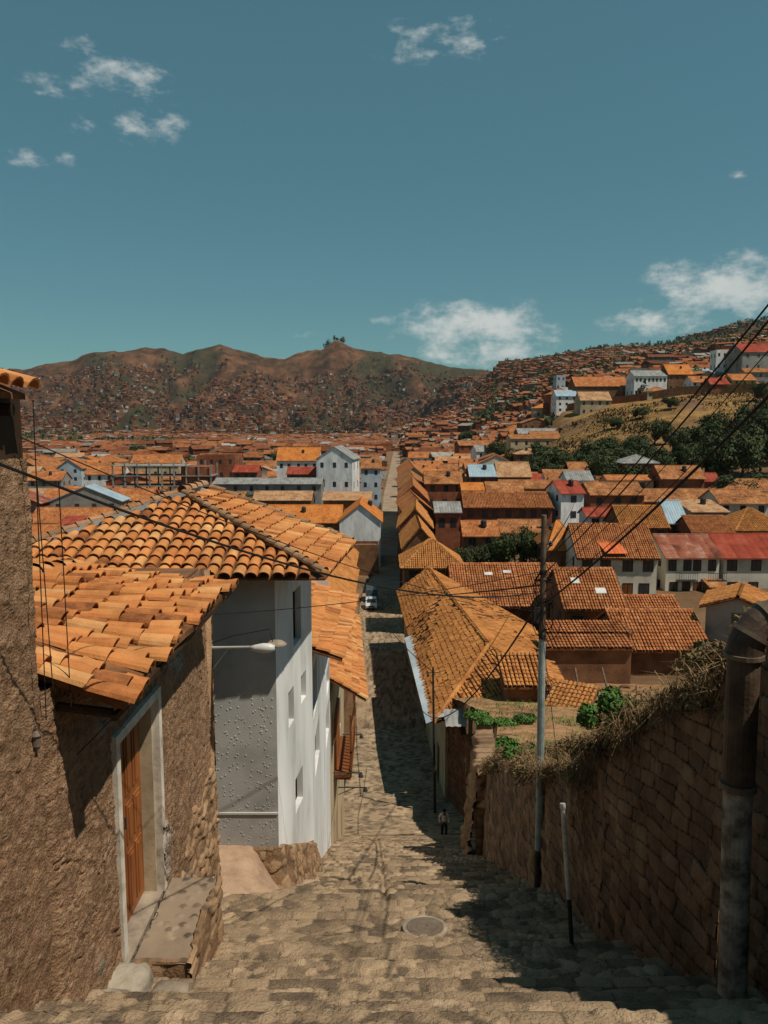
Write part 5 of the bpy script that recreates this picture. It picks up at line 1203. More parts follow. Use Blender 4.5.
hpx('two storey brick house beside the courtyard trees', 434, 462, 512, 135, 7, 1.3, wall='brick', roof='grey', level=1, group=RG, nwin=2, storeys=2)
hpx('small tiled house left of the courtyard trees', 462, 500, 535, 124, 6, 1.8, wall='adobe', roof='orange', level=1, group=RG, nwin=2)
hpx('brown tiled house behind the first street gables', 424, 466, 483, 188, 9, 2.5, wall='brick', roof='brown', level=1, group=RG, nwin=3)
hpx('house with pale blue sheet roof', 469, 497, 476, 186, 9, 2.4, wall='brick', roof='blue grey', level=1, group=RG, nwin=3)
hpx('tan tiled house right of the blue sheet roof', 497, 532, 476, 186, 9, 3, wall='adobe', roof='tan', level=1, group=RG, nwin=3)
hpx('low house with bright orange strip roof', 461, 485, 490, 165, 6, 1.2, wall='adobe', roof='bright orange', level=1, group=RG, nwin=2)
hpx('low brown roofed house right of the bright strip roof', 486, 524, 491, 166, 6, 1.6, wall='brick', roof='brown', level=1, group=RG, nwin=2)
hpx('white walled house with deep red roof and one window', 556, 583, 493, 140, 8, 1.8, wall='white', roof='red', level=1, group=RG, nwin=1, rot=.15)
hpx('grey roofed white cottage above the deep red roof', 566, 594, 480, 165, 7, 1.6, wall='white', roof='grey', level=1, group=RG, nwin=2)
hpx('red tile shed with long flat wall', 585, 625, 516, 128, 5, 1.0, wall='white', roof='red', level=1, group=RG, nwin=2)
hpx('ribbed orange tile house above the white row, near its middle', 620, 670, 527, 116, 9, 2.6, wall='adobe', roof='orange', level=2, group=RG, nwin=3)
hpx('patched grey and blue sheet roofed house beside the ribbed orange one', 668, 688, 522, 118, 8, 2.8, wall='adobe', roof='blue grey', level=1, group=RG, nwin=1)
hpx('brown curved roof house right of the patched sheet roof', 690, 735, 532, 112, 7, 1.8, wall='brick', roof='brown', level=2, tilem=tile_brown, group=RG, nwin=2)
hpx('orange hip roofed house above the red sheet roof', 735, 790, 530, 114, 9, 2.6, kind='hip', wall='cream', roof='orange', level=2, group=RG, nwin=2)
hpx('pale flat roofed house with cluttered parapet', 690, 730, 512, 130, 8, 1.2, wall='grey', roof='tan', level=1, group=RG, nwin=2, kind='shed')
hpx('brown roofed off-white house with two windows near the right trees', 718, 770, 503, 142, 9, 2.0, wall='off-white', roof='brown', level=1, group=RG, nwin=3)
hpx('tiled house among trees with one framed window', 660, 706, 478, 172, 8, 2.4, wall='brick', roof='brown', level=1, group=RG, nwin=1)
hpx('long orange roofed wall house below the dark trees', 606, 655, 480, 175, 5, .8, wall='cream', roof='orange', level=1, group=RG, nwin=2)
# left side, below and beyond the hipped roof
LG = 'houses left of the street'
hpx('brown tiled house with pale striped gate wall above the parked car', 300, 354, 566, 104, 12, 4.2, wall='off-white', kind='hip', level=2, group=LG, nwin=3)
hpx('long bright orange tiled house left of the street', 243, 342, 522, 165, 11, 3.0, wall='adobe', roof='bright orange', level=1, group=LG, nwin=4)
hpx('white gabled end house with orange roof at the street edge', 338, 382, 521, 158, 18, 3.4, axis='y', wall='white', roof='bright orange', level=1, group=LG, nwin=1, wins=False)
hpx('low brown walled yard in front of the white gabled end house', 346, 380, 548, 148, 5, 0, wall='adobe', kind='flat', level=1, group=LG, nwin=1, wins=False)
hpx('tan tiled low house behind the long bright orange one', 252, 312, 500, 200, 9, 1.8, wall='adobe', roof='tan', level=1, group=LG, nwin=3)
hpx('large orange tiled house at the left with a front gable', 28, 130, 522, 165, 9, 2.5, wall='adobe', roof='orange', level=1, group=LG, nwin=4)
hpx('long orange tiled house in the second row at the left', 40, 152, 500, 205, 9, 2.6, wall='adobe', roof='orange', level=1, group=LG, nwin=5)
hpx('small orange tiled house at the foot of the left rows', 20, 56, 540, 140, 8, 2.2, wall='adobe', roof='orange', level=1, group=LG, nwin=2)
hpx('small shed with bright red awning at the left', 58, 80, 524, 150, 4, 1.0, wall='brick', roof='red', level=1, group=LG, nwin=1, kind='shed', name='shed', cat='shed')
hpx('long dark shed with grey sheet roof left of centre', 212, 322, 484, 235, 12, 1.3, wall='grey', roof='grey', level=1, group=LG, nwin=7, name='long_shed', cat='shed')
hpx('red roofed block behind the long grey shed', 232, 258, 472, 262, 10, 2, wall='brick', roof='red', level=1, group=LG, nwin=3)
hpx('wide red roofed block left of the white gabled building', 286, 320, 474, 258, 10, 2, wall='brick', roof='red', level=1, group=LG, nwin=3)
hpx('tall white gabled building with three rows of windows', 318, 356, 459, 255, 16, 4.0, axis='y', wall='white', roof='grey', level=1, group=LG, nwin=3, storeys=3, rot=-.12)
hpx('big hall with vivid orange roof behind the red blocks', 276, 320, 460, 300, 12, 4.6, wall='white', roof='bright orange', level=1, group=LG, nwin=5, storeys=2)
hpx('pale blue house beside the street behind the white gabled one', 360, 382, 468, 280, 12, 3, wall='pale blue', roof='brown', level=1, group=LG, nwin=2)
hpx('brick block with terrace at the left middle', 196, 236, 457, 290, 12, 0, wall='brick', kind='flat', level=1, group=LG, nwin=4, storeys=3)
hpx('blue grey gabled house behind the second left row', 56, 82, 468, 300, 10, 3.2, axis='y', wall='pale blue', roof='orange', level=1, group=LG, nwin=2)
hpx('orange tiled house with blue gable, left end', 26, 62, 480, 262, 9, 2.6, wall='grey', roof='orange', level=1, group=LG, nwin=3)
hpx('red patched tile house in the third left row', 84, 124, 474, 285, 9, 2.8, wall='white', roof='orange', level=1, group=LG, nwin=4)
hpx('wide orange house behind the concrete frame', 130, 180, 463, 300, 10, 3, wall='cream', roof='orange', level=1, group=LG, nwin=5)
hpx('walled courtyard house behind the street gable, left', 322, 372, 500, 195, 10, 1.5, wall='adobe', roof='tan', level=1, group=LG, nwin=3, wins=False)
hpx('hidden neighbour house along the lower street', 280, 346, 625, 62, 26, 2.2, wall='adobe', roof='orange', axis='y', level=2, group=LG, nwin=2, zb=-25.6)
# right hill top
hpx('long white two storey building on the hill top', 634, 668, 376, 385, 14, 3, wall='white', roof='grey', group=RG, nwin=8, storeys=2)
hpx('orange roofed hall on the hill top', 668, 694, 374, 385, 14, 5, wall='adobe', roof='bright orange', group=RG, nwin=4, storeys=2)
hpx('white cottage with orange roof on the hill edge', 692, 712, 382, 372, 12, 3, wall='white', roof='orange', group=RG, nwin=3)
hpx('red roofed house right of the white cottage', 710, 732, 384, 360, 10, 3, wall='brick', roof='red', group=RG, nwin=3)
hpx('yellow walled house near the right edge of the hill top', 732, 757, 380, 360, 12, 3, wall='yellow', roof='orange', group=RG, nwin=3, storeys=2)
hpx('tall grey walled building at the right edge of the skyline', 742, 800, 352, 400, 20, 5, wall='grey', roof='red', group=RG, nwin=5, storeys=3)
hpx('white tower like house with flat roof against the hill', 716, 729, 351, 420, 8, 0, kind='flat', wall='white', group=RG, nwin=2, storeys=3)
hpx('long dark tiled house on the terrace above the dry field', 575, 636, 386, 400, 16, 5, wall='adobe', roof='orange', group=RG, nwin=8)
hpx('pale blue sheet roofed house left of the terrace', 556, 578, 396, 395, 12, 3, wall='white', roof='blue grey', group=RG, nwin=3)
hpx('brown tiled house at the top left corner of the dry field', 580, 612, 400, 372, 12, 4, wall='cream', roof='tan', group=RG, nwin=4)
hpx('slim white block standing above the roofs, left of the hill top', 556, 566, 376, 560, 10, 0, kind='flat', wall='pale blue', group=RG, nwin=2, storeys=4)
# concrete frame under construction
def concrete_frame():
    a = P(112, 492, 240); b = P(212, 492, 240); gz = G((a.x+b.x)/2, 240); w = b.x-a.x
    t = empty('unfinished_building', ((a.x+b.x)/2, 245, gz)); tag(t, 'unfinished concrete frame building with open floors left of the hipped roof top', 'building')
    top = P(112, 466, 240).z-gz
    cm = WALLM['grey']
    n = max(2, round(top/3)); 
    for k in range(n+1):
        m = MB(); ww = w/2 if k < n else w/4; m.box((-w/2, -5, k*top/n-.15), (ww, 5, k*top/n+.1)); m.build('floor_slab', cm, t)
    for i in range(9):
        for y in (-4.7, 4.7):
            x = -w/2+.3+(w-.6)*i/8; m = MB(); m.box((x-.2, y-.2, 0), (x+.2, y+.2, top+(1.4 if i % 2 else .6))); m.build('column', cm, t)
    m = MB(); m.box((w*.2, -4.4, 0), (w*.47, 4.4, top*.98)); m.build('infill_wall', WALLM['brick'], t)
concrete_frame()
FOOT.append((-90, 245, 18, 6))
# walls of the field
def long_wall(label, pts, h, mat, th=.5):
    b = Vector((pts[0][0], pts[0][1], G(*pts[0]))); mb = MB()
    for i in range(len(pts)-1):
        n = 6
        for k in range(n):
            p = Vector(pts[i]).lerp(Vector(pts[i+1]), k/n); q = Vector(pts[i]).lerp(Vector(pts[i+1]), (k+1)/n); zp_, zq = G(*p), G(*q)
            d = (q-p).normalized(); nn = Vector((d.y, -d.x))*th
            mb.prism([(p.x, p.y, zp_-1), (q.x, q.y, zq-1), (q.x, q.y, zq+h), (p.x, p.y, zp_+h)], (nn.x, nn.y, 0))
    shift(mb, b); o = mb.build('field_wall', mat); o.location = b; tag(o, label, 'wall', 'walls of the dry field')
def at(px, D): return (ray(px, 420)[0]*D, D)
long_wall('long brick wall climbing the left edge of the dry field', [at(541, 405), at(600, 384), at(652, 372)], 3.4, WALLM['brick'])
long_wall('dark stone wall along the top of the dry field', [at(652, 372), at(700, 364), at(768, 352), at(860, 340)], 3.8, WALLM['adobe'])
# crumbling adobe ruin with props
tw = empty('ruined_adobe_wall', (14, 52, -20)); tag(tw, 'dark ruined adobe wall with leaning timber props on the lot', 'adobe wall')
rough_wall('wall_face', (10.6, 53.4, 0), (17.8, 53.8, 0), -23, -18.9, adobe_ruin, tw, res=.1, cell=(.6, .35), depth=.12, rough=.15, cap=.4, seed=80, normal=(0, -1, 0), ztnoise=.4, brick=True)
for i, (x0, y0, x1, y1) in enumerate(((548, 715, 554, 672), (583, 712, 575, 668), (610, 700, 602, 668), (618, 695, 606, 690))):
    m = MB(); m.tube([P(x0, y0, 50.5)-Vector(tw.location), P(x1, y1, 53)-Vector(tw.location)], .08, 6); m.build('timber_prop', pole_old, tw)
hpx('low tile capped outbuilding on the lot right of the grey lean-to', 504, 550, 684, 47.5, 3, .9, wall='adobe', level=2, group=RG, nwin=2, wins=False, kind='shed')
hpx('collapsed tile roof fragment sliding toward the lot', 555, 598, 712, 44, 2.6, .7, wall='adobe', level=2, group=RG, wins=False, kind='shed', rot=-.5, tilem=tile_mid)

# ---- procedural town
def town():
    R = random.Random(21); cand = []
    fields = lambda px, D: 535+(D-300)*.2 < px and 222 < D < 366
    D = 108.
    while D < 1500:
        step = 7.5+D*.017
        wbase = 8.5+D*.013
        xmin = -.62*D; xmax = .62*D; x = xmin+R.uniform(0, 8)
        while x < xmax:
            w = R.uniform(.7, 1.9)*wbase
            cx = x+w/2; px = 384+cx/D*F*.994
            cy = D+R.uniform(-.3, .3)*step
            ok = True
            if cx+w/2 > LX(cy)-.6 and cx-w/2 < RX(cy)+.6: ok = False
            dp = R.uniform(.6, .92)*step
            for (fx, fy, fw, fd) in FOOT:
                if abs(cx-fx) < fw+w/2 and abs(cy-fy) < fd+dp/2: ok = False; break
            if px > 455 and 105 < D < 120 and px < 560: ok = False
            if px > 700 and 175 < D < 300: ok = False
            if fields(px, D): ok = False
            if px > 590 and 200 < D < 260: ok = ok and R.random() < .25
            if D < 145 and px < 250: ok = ok and px < 40
            if D > 900 and px > 470: ok = ok and R.random() < .45
            if D > 520: ok = ok and R.random() < .92
            if ok and -150 < px < 920: cand.append((cx, cy, w, dp, px))
            x += w+R.uniform(.1, 2.2)*(.4+D/400)
        D += step*R.uniform(.95, 1.1)
    return cand
cand = town()
def zpy(cx, cy, z):
    # projected y pixel
    p = Vector((cx, cy, z)); zc = p.y*math.cos(PITCH)-p.z*math.sin(PITCH); yc = p.y*math.sin(PITCH)+p.z*math.cos(PITCH); return 512-F*yc/zc
R = random.Random(33)
inf = [c for c in cand if -8 < c[4] < 776]; inf.sort(key=lambda c: c[1])
NIND = 215
ind = inf[:NIND]; rest = [c for c in cand if c not in set(ind)]
roofs = ['orange']*6+['brown']*9+['tan']*3+['bright orange']*1+['red']*1+['grey']*1+['blue grey']*1+['rust']*2
wallk = ['adobe']*8+['brick']*6+['cream']*3+['white']*4+['off-white']*3+['grey']*2+['pale blue']
recs = []
for (cx, cy, w, dp, px) in ind:
    roof = R.choice(roofs); wl = R.choice(wallk); st_ = 2 if R.random() < .3 else 1
    if cy > 420 and R.random() < .25: st_ = 3
    kind = R.choices(['gable', 'hip', 'shed', 'flat'], [.66, .14, .12, .08])[0]; axis = 'x' if R.random() < .72 else 'y'
    zb = min(G(cx-w/2, cy), G(cx+w/2, cy), G(cx, cy+dp/2), G(cx, cy-dp/2))-.5; zg = G(cx, cy)
    ze = zg+3.0*st_+R.uniform(-.2, .6)
    across = (dp if axis == 'x' else w)
    rise = min(3.6, across*R.uniform(.17, .26))
    recs.append(dict(cx=cx, cy=cy, w=w, d=dp, zb=zb, ze=ze, rise=rise, axis=axis, rot=R.gauss(0, .09), wall=wl, roof=roof, kind=kind, storeys=st_, px=px))
ORD = lambda n: f"{n}{'th' if 10 <= n % 100 <= 20 else {1:'st',2:'nd',3:'rd'}.get(n % 10, 'th')}"
bands = [(0, 130, 'nearest'), (130, 160, 'second'), (160, 190, 'third'), (190, 220, 'fourth'), (220, 255, 'fifth'), (255, 300, 'sixth'), (300, 360, 'seventh'), (360, 5000, 'eighth')]
for lo, hi, bn_ in bands:
    for sidew, f in (('left', lambda r: r['px'] < 390), ('right', lambda r: r['px'] >= 390)):
        sel = sorted([r for r in recs if lo <= r['cy'] < hi and f(r)], key=lambda r: r['px'])
        cnt = {}; tot = {}
        K = lambda r: ('flat' if r['kind'] == 'flat' else r['roof'], r['wall'], r['kind'])
        for r in sel: tot[K(r)] = tot.get(K(r), 0)+1
        for r in sel:
            k = K(r); cnt[k] = cnt.get(k, 0)+1
            rn = 'flat grey roof' if r['kind'] == 'flat' else r['roof'].replace(' ', '-')+' '+r['kind']+' roof'
            num = '' if tot[k] == 1 else f", {ORD(cnt[k])} such from left"
            r['label'] = f"{r['wall'].replace(' ', '-')} house with {rn}{num}, {bn_} row {sidew} of street"
for r in recs:
    px = r.pop('px'); lab = r.pop('label')
    house(lab, r['cx'], r['cy'], r['w'], r['d'], r['zb'], r['ze'], r['rise'], axis=r['axis'], rot=r['rot'], wall=r['wall'], roof=r['roof'], kind=r['kind'], storeys=r['storeys'], nwin=max(2, min(5, int(r['w']/3.5))), level=1, over=.45, winside=abs(px-384) > 60 and r['cy'] < 300, group=FG, chim=False)

# far houses as one mass; colours as face attribute
def far_town():
    Rn = np.random.default_rng(9)
    V = []; Fc = []; C = []
    def add(cx, cy, z, w, d, h, rot, pitched, cw, cr, rise):
        n = len(V); c, s = math.cos(rot), math.sin(rot)
        def q(x, y, zz): V.append((cx+c*x-s*y, cy+s*x+c*y, zz))
        for zz in (z-2.5, z+h):
            for (x, y) in ((-w, -d), (w, -d), (w, d), (-w, d)): q(x, y, zz)
        for f in ((0,1,5,4), (1,2,6,5), (2,3,7,6), (3,0,4,7)): Fc.append([n+k for k in f]); C.append(cw)
        if cy < 800:
            for k in range(max(1, int(w/1.8))):
                xx = -w+2*w*(k+.5)/max(1, int(w/1.8)); m0 = len(V)
                for (x, zz) in ((xx-.5, z+h-2.0), (xx+.5, z+h-2.0), (xx+.5, z+h-.7), (xx-.5, z+h-.7)): q(x, -d-.04, zz)
                Fc.append([m0, m0+1, m0+2, m0+3]); C.append(-1.)
        if pitched:
            o = 1.06
            m0 = len(V)
            for (x, y) in ((-w*o, -d*o-.3), (w*o, -d*o-.3), (w*o, d*o+.3), (-w*o, d*o+.3)): q(x, y, z+h-.1)
            q(-w*o, 0, z+h+rise); q(w*o, 0, z+h+rise)
            for f in ((0,1,5,4), (2,3,4,5), (1,2,5), (3,0,4)): Fc.append([m0+k for k in f]); C.append(cr)
        else: Fc.append([n+4, n+5, n+6, n+7]); C.append(.62+.1*Rn.random())
    def cols():
        a = Rn.random(); cw = (.0+.30*Rn.random()) if a < .66 else (.70+.2*Rn.random() if a < .74 else .42+.2*Rn.random())
        b = Rn.random(); cr = .05+.25*Rn.random() if b < .45 else (.29+.10*Rn.random() if b < .88 else .6+.2*Rn.random())
        return cw, cr
    for (cx, cy, w, dp, px) in rest:
        cw, cr = cols(); h = 3+3*(Rn.random() < .35)+3*(Rn.random() < .12); z = G(cx, cy)
        if Rn.random() < .55:
            for sgn in (-1, 1): add(cx+sgn*w/4, cy+Rn.normal(0, 3+cy*.005), z, w/4.6, dp/2, h*(.8+.4*Rn.random()), Rn.normal(0, .15), Rn.random() < .7, cw, cr, dp*.16)
        else: add(cx+Rn.normal(0, 2), cy+Rn.normal(0, 4+cy*.006), z, w/2*Rn.uniform(.6, 1.05), dp/2*Rn.uniform(.7, 1.3), h*Rn.uniform(.8, 1.5), Rn.normal(0, .4), Rn.random() < .82, cw, cr, min(3, dp*.2))
    # valley foot and slopes
    n = 62000
    px = Rn.uniform(-40, 800, n); D = np.exp(Rn.uniform(math.log(1250), math.log(3500), n))
    A = (px-384)/F/math.cos(PITCH); X = A*D; Y = D
    dens = fbm(X/170+2, Y/260+7, 4); lim = sstep(3650, 2700, D)*.0
    th = .30+.11*sstep(2500, 3650, D)+.18*((px > 490)*(D > 1500))
    keep = (dens > th)
    keep &= ~((px > 500) & (D > 1950))
    X, Y, px = X[keep], Y[keep], px[keep]; Z = ground(X, Y)
    for x, y, z in zip(X, Y, Z):
        cw, cr = cols(); w = Rn.uniform(3, 8.5)*(.9 if y > 2300 else 1.0); d = Rn.uniform(3, 5.5); h = Rn.choice([3, 4, 6, 8])
        add(x, y, z, w, d, h, Rn.normal(0, .5), Rn.random() < .5, cw, cr, 1.6)
    # scattered houses on the right hill
    n = 2800; px = Rn.uniform(440, 800, n); D = np.exp(Rn.uniform(math.log(420), math.log(1500), n)); X = (px-384)/F/math.cos(PITCH)*D
    dens = fbm(X/90+12, D/90+3, 3); k = (dens > .36+.16*(px < 570)*(D > 950)); X, Y = X[k], D[k]; Z = ground(X, Y)
    for x, y, z in zip(X, Y, Z):
        cw, cr = cols(); add(x, y, z, Rn.uniform(4, 8), Rn.uniform(3, 5), Rn.choice([3, 5, 6]), Rn.normal(0, .3), Rn.random() < .75, cw, cr, 2)
    m = bpy.data.materials.new('far_house_paint'); m.use_nodes = True; nt = m.node_tree; N = nt.nodes; L = nt.links; b = N['Principled BSDF']; b.inputs['Roughness'].default_value = .95; b.inputs['Specular IOR Level'].default_value = .05
    a = N.new('ShaderNodeAttribute'); a.attribute_name = 'rnd'; r = N.new('ShaderNodeValToRGB'); e = r.color_ramp.elements
    stops = [(0, (.09,.035,.02)), (.2, (.17,.065,.033)), (.35, (.28,.105,.045)), (.42, (.36,.15,.06)), (.5, (.20,.13,.085)), (.62, (.17,.155,.135)), (.75, (.32,.295,.26)), (1, (.60,.60,.58))]
    e[0].position = 0; e[0].color = (*stops[0][1], 1); e[1].position = 1; e[1].color = (*stops[-1][1], 1)
    for p, c in stops[1:-1]: q = e.new(p); q.color = (*c, 1)
    L.new(a.outputs['Fac'], r.inputs[0])
    lt = N.new('ShaderNodeMath'); lt.operation = 'LESS_THAN'; L.new(a.outputs['Fac'], lt.inputs[0]); lt.inputs[1].default_value = -.5
    n3 = N.new('ShaderNodeTexNoise'); n3.inputs['Scale'].default_value = .35; n3.inputs['Detail'].default_value = 6; gg = N.new('ShaderNodeNewGeometry'); L.new(gg.outputs['Position'], n3.inputs['Vector'])
    sc = N.new('ShaderNodeVectorMath'); sc.operation = 'SCALE'; mr = N.new('ShaderNodeMapRange'); L.new(n3.outputs[0], mr.inputs[0]); mr.inputs[1].default_value = .3; mr.inputs[2].default_value = .7; mr.inputs[3].default_value = .55; mr.inputs[4].default_value = 1.15; L.new(r.outputs[0], sc.inputs[0]); L.new(mr.outputs[0], sc.inputs['Scale'])
    mx = N.new('ShaderNodeMix'); mx.data_type = 'RGBA'; L.new(lt.outputs[0], mx.inputs[0]); L.new(sc.outputs[0], mx.inputs[6]); mx.inputs[7].default_value = (.02, .02, .02, 1)
    L.new(mx.outputs[2], b.inputs['Base Color'])
    o = mesh_obj('distant_houses', V, Fc, m, None, rnd=C); tag(o, 'countless tiny brick and tile houses covering the valley floor and mountain slopes', 'houses', kind='stuff')
    print('far faces', len(Fc))
far_town()

# ================================================================== trees
def tree_mesh(seed, n=2600):
    Rt = random.Random(seed); vs = []; fs = []; rr = []
    lob = []
    for k in range(11): a = Rt.uniform(0, 2*PI); r = Rt.uniform(.1, .62); lob.append((Vector((r*math.cos(a), r*math.sin(a), Rt.uniform(.35, 1.05))), Rt.uniform(.2, .38), Rt.random()))
    for k in range(n):
        c, r, q = Rt.choice(lob); d = Vector((Rt.gauss(0,1), Rt.gauss(0,1), Rt.gauss(0,1))).normalized(); p = c+d*r*Rt.uniform(.55, 1.08)
        u = Vector((Rt.gauss(0,1), Rt.gauss(0,1), Rt.gauss(0,1))).normalized(); w = u.cross(d)
        if w.length < .01: continue
        w.normalize(); l = Rt.uniform(.03, .065); b = len(vs); vs += [p-u*l, p+w*l*.6, p+u*l, p-w*l*.6]; fs.append((b, b+1, b+2, b+3)); rr.append(min(1, max(0, q*.5+Rt.random()*.5)))
    me = bpy.data.meshes.new('crown'); me.from_pydata([tuple(v) for v in vs], [], fs); me.materials.append(leaf_m); a = me.attributes.new('rnd', 'FLOAT', 'FACE'); a.data.foreach_set('value', rr)
    mb = MB(); mb.tube([(0,0,-.15), (.01, .01, .3), (-.02, 0, .62)], [.04, .03, .012], 7)
    for k in range(5): c = lob[k][0]; mb.tube([(0, 0, .25+.05*k), tuple(c)], [.018, .005], 5)
    mt = bpy.data.meshes.new('trunk'); mt.from_pydata([tuple(v) for v in mb.v], [], mb.f); mt.materials.append(bark)
    return me, mt
TM = [tree_mesh(s, 3800) for s in (1, 2, 3, 4)]
def tree(label, x, y, h, w, k, group, z=None):
    z = G(x, y) if z is None else z; t = empty('tree', (x, y, z), k*1.1); tag(t, label, 'tree', group)
    for nm, me in (('crown', TM[k % 4][0]), ('trunk', TM[k % 4][1])):
        o = bpy.data.objects.new(nm, me); COL.objects.link(o); o.parent = t; o.scale = (w/1.5, w/1.5, h/1.3)
    return t
TG = 'dark trees below the dry field'
spots = [(598, 482, 200, 10, 9), (612, 478, 205, 8, 8), (590, 462, 230, 10, 9), (625, 486, 190, 8, 9), (640, 490, 186, 7, 8), (655, 470, 205, 9, 9), (577, 470, 225, 8, 9), (548, 455, 262, 11, 13), (535, 462, 250, 8, 10), (610, 455, 245, 8, 10), (634, 462, 230, 8, 9),
         (690, 470, 205, 11, 11), (705, 478, 195, 12, 12), (722, 475, 198, 15, 14), (742, 478, 192, 15, 15), (760, 470, 200, 17, 14), (775, 455, 215, 20, 14), (700, 450, 235, 13, 13), (722, 448, 238, 14, 14), (745, 440, 245, 15, 14), (680, 455, 232, 9, 9), (768, 430, 260, 14, 12), (735, 492, 170, 8, 10), (757, 490, 172, 7, 10), (655, 440, 260, 9, 10), (560, 478, 214, 7, 8)]
adj = ['small', 'round', 'spreading', 'bushy', 'leaning', 'tall', 'low', 'dense']
spots += [(px_, 0, D_t, h_, w_) for px_, D_t, h_, w_ in [q_ for q_ in ((572, 262, 7, 10), (590, 270, 7, 9), (607, 258, 8, 10), (622, 268, 7, 9), (638, 255, 8, 11), (655, 240, 8, 10), (668, 262, 7, 9), (683, 258, 8, 11), (596, 232, 8, 10), (618, 226, 8, 10), (648, 222, 8, 10), (664, 214, 9, 10), (676, 200, 8, 9), (700, 275, 7, 10), (715, 262, 9, 11)) if q_[1] < 246]]
spots.sort()
for i, (px, py, D, h, w) in enumerate(spots):
    sc_ = .86 if px > 685 else 1; h *= sc_; w *= sc_; p = P(px, py, D); tree(f'{adj[i % 8]} dark tree, {ORD(i+1)} from the left in the grove below the dry field', p.x, D, h, w, i, TG)
for i, (px, D, h, w) in enumerate([(455, 118, 5, 4.5), (468, 116, 5, 5), (482, 117, 4.5, 4.5), (500, 116, 5, 5), (515, 114, 7, 5), (530, 113, 5.5, 5), (545, 115, 5, 4)]):
    x = ray(px, 540)[0]*D; tree(f'green courtyard tree, {ORD(i+1)} from the left in the walled garden', x, D, h, w, i+1, 'trees in the courtyard garden')
for i, (px, D, h, w, lab) in enumerate([(246, 226, 6, 9, 'dark bushy tree under the long grey shed eave'), (228, 222, 4, 6, 'low bush in front of the grey shed'), (352, 420, 11, 12, 'dark round tree left of the far street end'), (283, 520, 13, 16, 'dark grove tree amid the crowded left rows'), (138, 640, 14, 16, 'isolated dark tree near the foot of the left mountain'),
        (410, 520, 12, 13, 'dark tree right of the far street end'), (415, 230, 6, 6, 'tree squeezed between street gables'), (500, 350, 11, 12, 'dark tree among the right rows'), (470, 640, 14, 20, 'large dark tree near the mountain foot'), (265, 640, 12, 18, 'dark tree before the mountain foot, left of centre'),
        (520, 290, 9, 10, 'tree between roofs left of the brick field wall'), (30, 420, 10, 12, 'dark tree beside the adobe edge far off'), (755, 330, 8, 8, 'tree by the hill top wall at the right edge'), (668, 330, 6, 7, 'bush on the dry field slope'), (640, 322, 5, 8, 'scrub patch on the left of the dry field'), (610, 312, 5, 8, 'scrub patch by the brick field wall')]):
    x = ray(px, 480)[0]*D; tree(lab, x, D, h, w, i, 'scattered trees in the town')
# field scrub
def scrub_area(Rr):
    D = Rr.uniform(255, 360); px = Rr.uniform(540+(D-300)*.3, 800); x = ray(px, 420)[0]*D; nz = float(fbm(np.array([x/14]), np.array([D/14.]), 3)[0]); return x, D, G(x, D), max(.1, (nz-.42)*6)
strands('field_scrub', 6500, scrub_area, M('scrub_brown', [(.03,.028,.014), (.09,.06,.03), (.16,.11,.05)], scale=1, attr=.6), .3, 1.0, .35, .8, 'brown green scrub dotted over the dry golden field', seed=8)
# far woods as stuff: leafy clumps
def far_wood(name, label, gen, n, size, mat, seed):
    Rt = random.Random(seed); vs = []; fs = []; rr = []
    for k in range(n):
        r = gen(Rt)
        if r is None: continue
        x, y = r; z = G(x, y); s = size*Rt.uniform(.6, 1.4); q = Rt.random()
        for j in range(26):
            d = Vector((Rt.gauss(0,1), Rt.gauss(0,1), Rt.gauss(0,1))).normalized(); p = Vector((x, y, z+s*.7))+Vector((d.x*s*.6, d.y*s*.6, d.z*s*.75))*Rt.uniform(.5, 1)
            u = Vector((Rt.gauss(0,1), Rt.gauss(0,1), Rt.gauss(0,1))).normalized(); w = u.cross(d)
            if w.length < .05: continue
            w.normalize(); l = s*Rt.uniform(.15, .35); b = len(vs); vs += [p-u*l, p+w*l*.7, p+u*l, p-w*l*.7]; fs.append((b, b+1, b+2, b+3)); rr.append(q*.6+Rt.random()*.4)
    o = mesh_obj(name, vs, fs, mat, None, rnd=rr); tag(o, label, 'woods', kind='stuff')
def g1_(Rt):
    D = math.exp(Rt.uniform(math.log(900), math.log(2060))); px = Rt.uniform(470, 820); 
    if D < 1500 and Rt.random() < .4: return None
    x = (px-384)/F*D; 
    if float(fbm(np.array([x/120]), np.array([D/120.]), 3)[0]) < .42: return None
    return x, D
far_wood('hill_woods', 'dark eucalyptus woods along the right hill skyline', g1_, 2300, 7, leaf_m, 5)
def g2_(Rt):
    D = math.exp(Rt.uniform(math.log(1300), math.log(3600))); px = Rt.uniform(-20, 500); x = (px-384)/F*D
    if float(fbm(np.array([x/260+8]), np.array([D/330.+2]), 5)[0]) < .56: return None
    return x, D
far_wood('mountain_groves', 'dark groves scattered on the mountain slopes among houses', g2_, 5200, 8, leaf_m, 6)
def g3_(Rt):
    D = Rt.uniform(380, 1000); px = Rt.uniform(0, 768); x = (px-384)/F*D
    if LX(D)-8 < x < RX(D)+8: return None
    if float(fbm(np.array([x/60]), np.array([D/60.]), 3)[0]) < .55-.06*(px > 450): return None
    return x, D
far_wood('garden_trees', 'small dark garden trees between the distant houses', g3_, 800, 5, leaf_m, 7)
# summit trees
def g4_(Rt):
    px = Rt.choice([328, 331, 334, 337, 340, 343])+Rt.uniform(-2, 2); D = 3690; return (px-384)/F*D, D
far_wood('summit_trees', 'tiny cluster of trees on the highest mountain summit', g4_, 16, 14, leaf_m, 9)

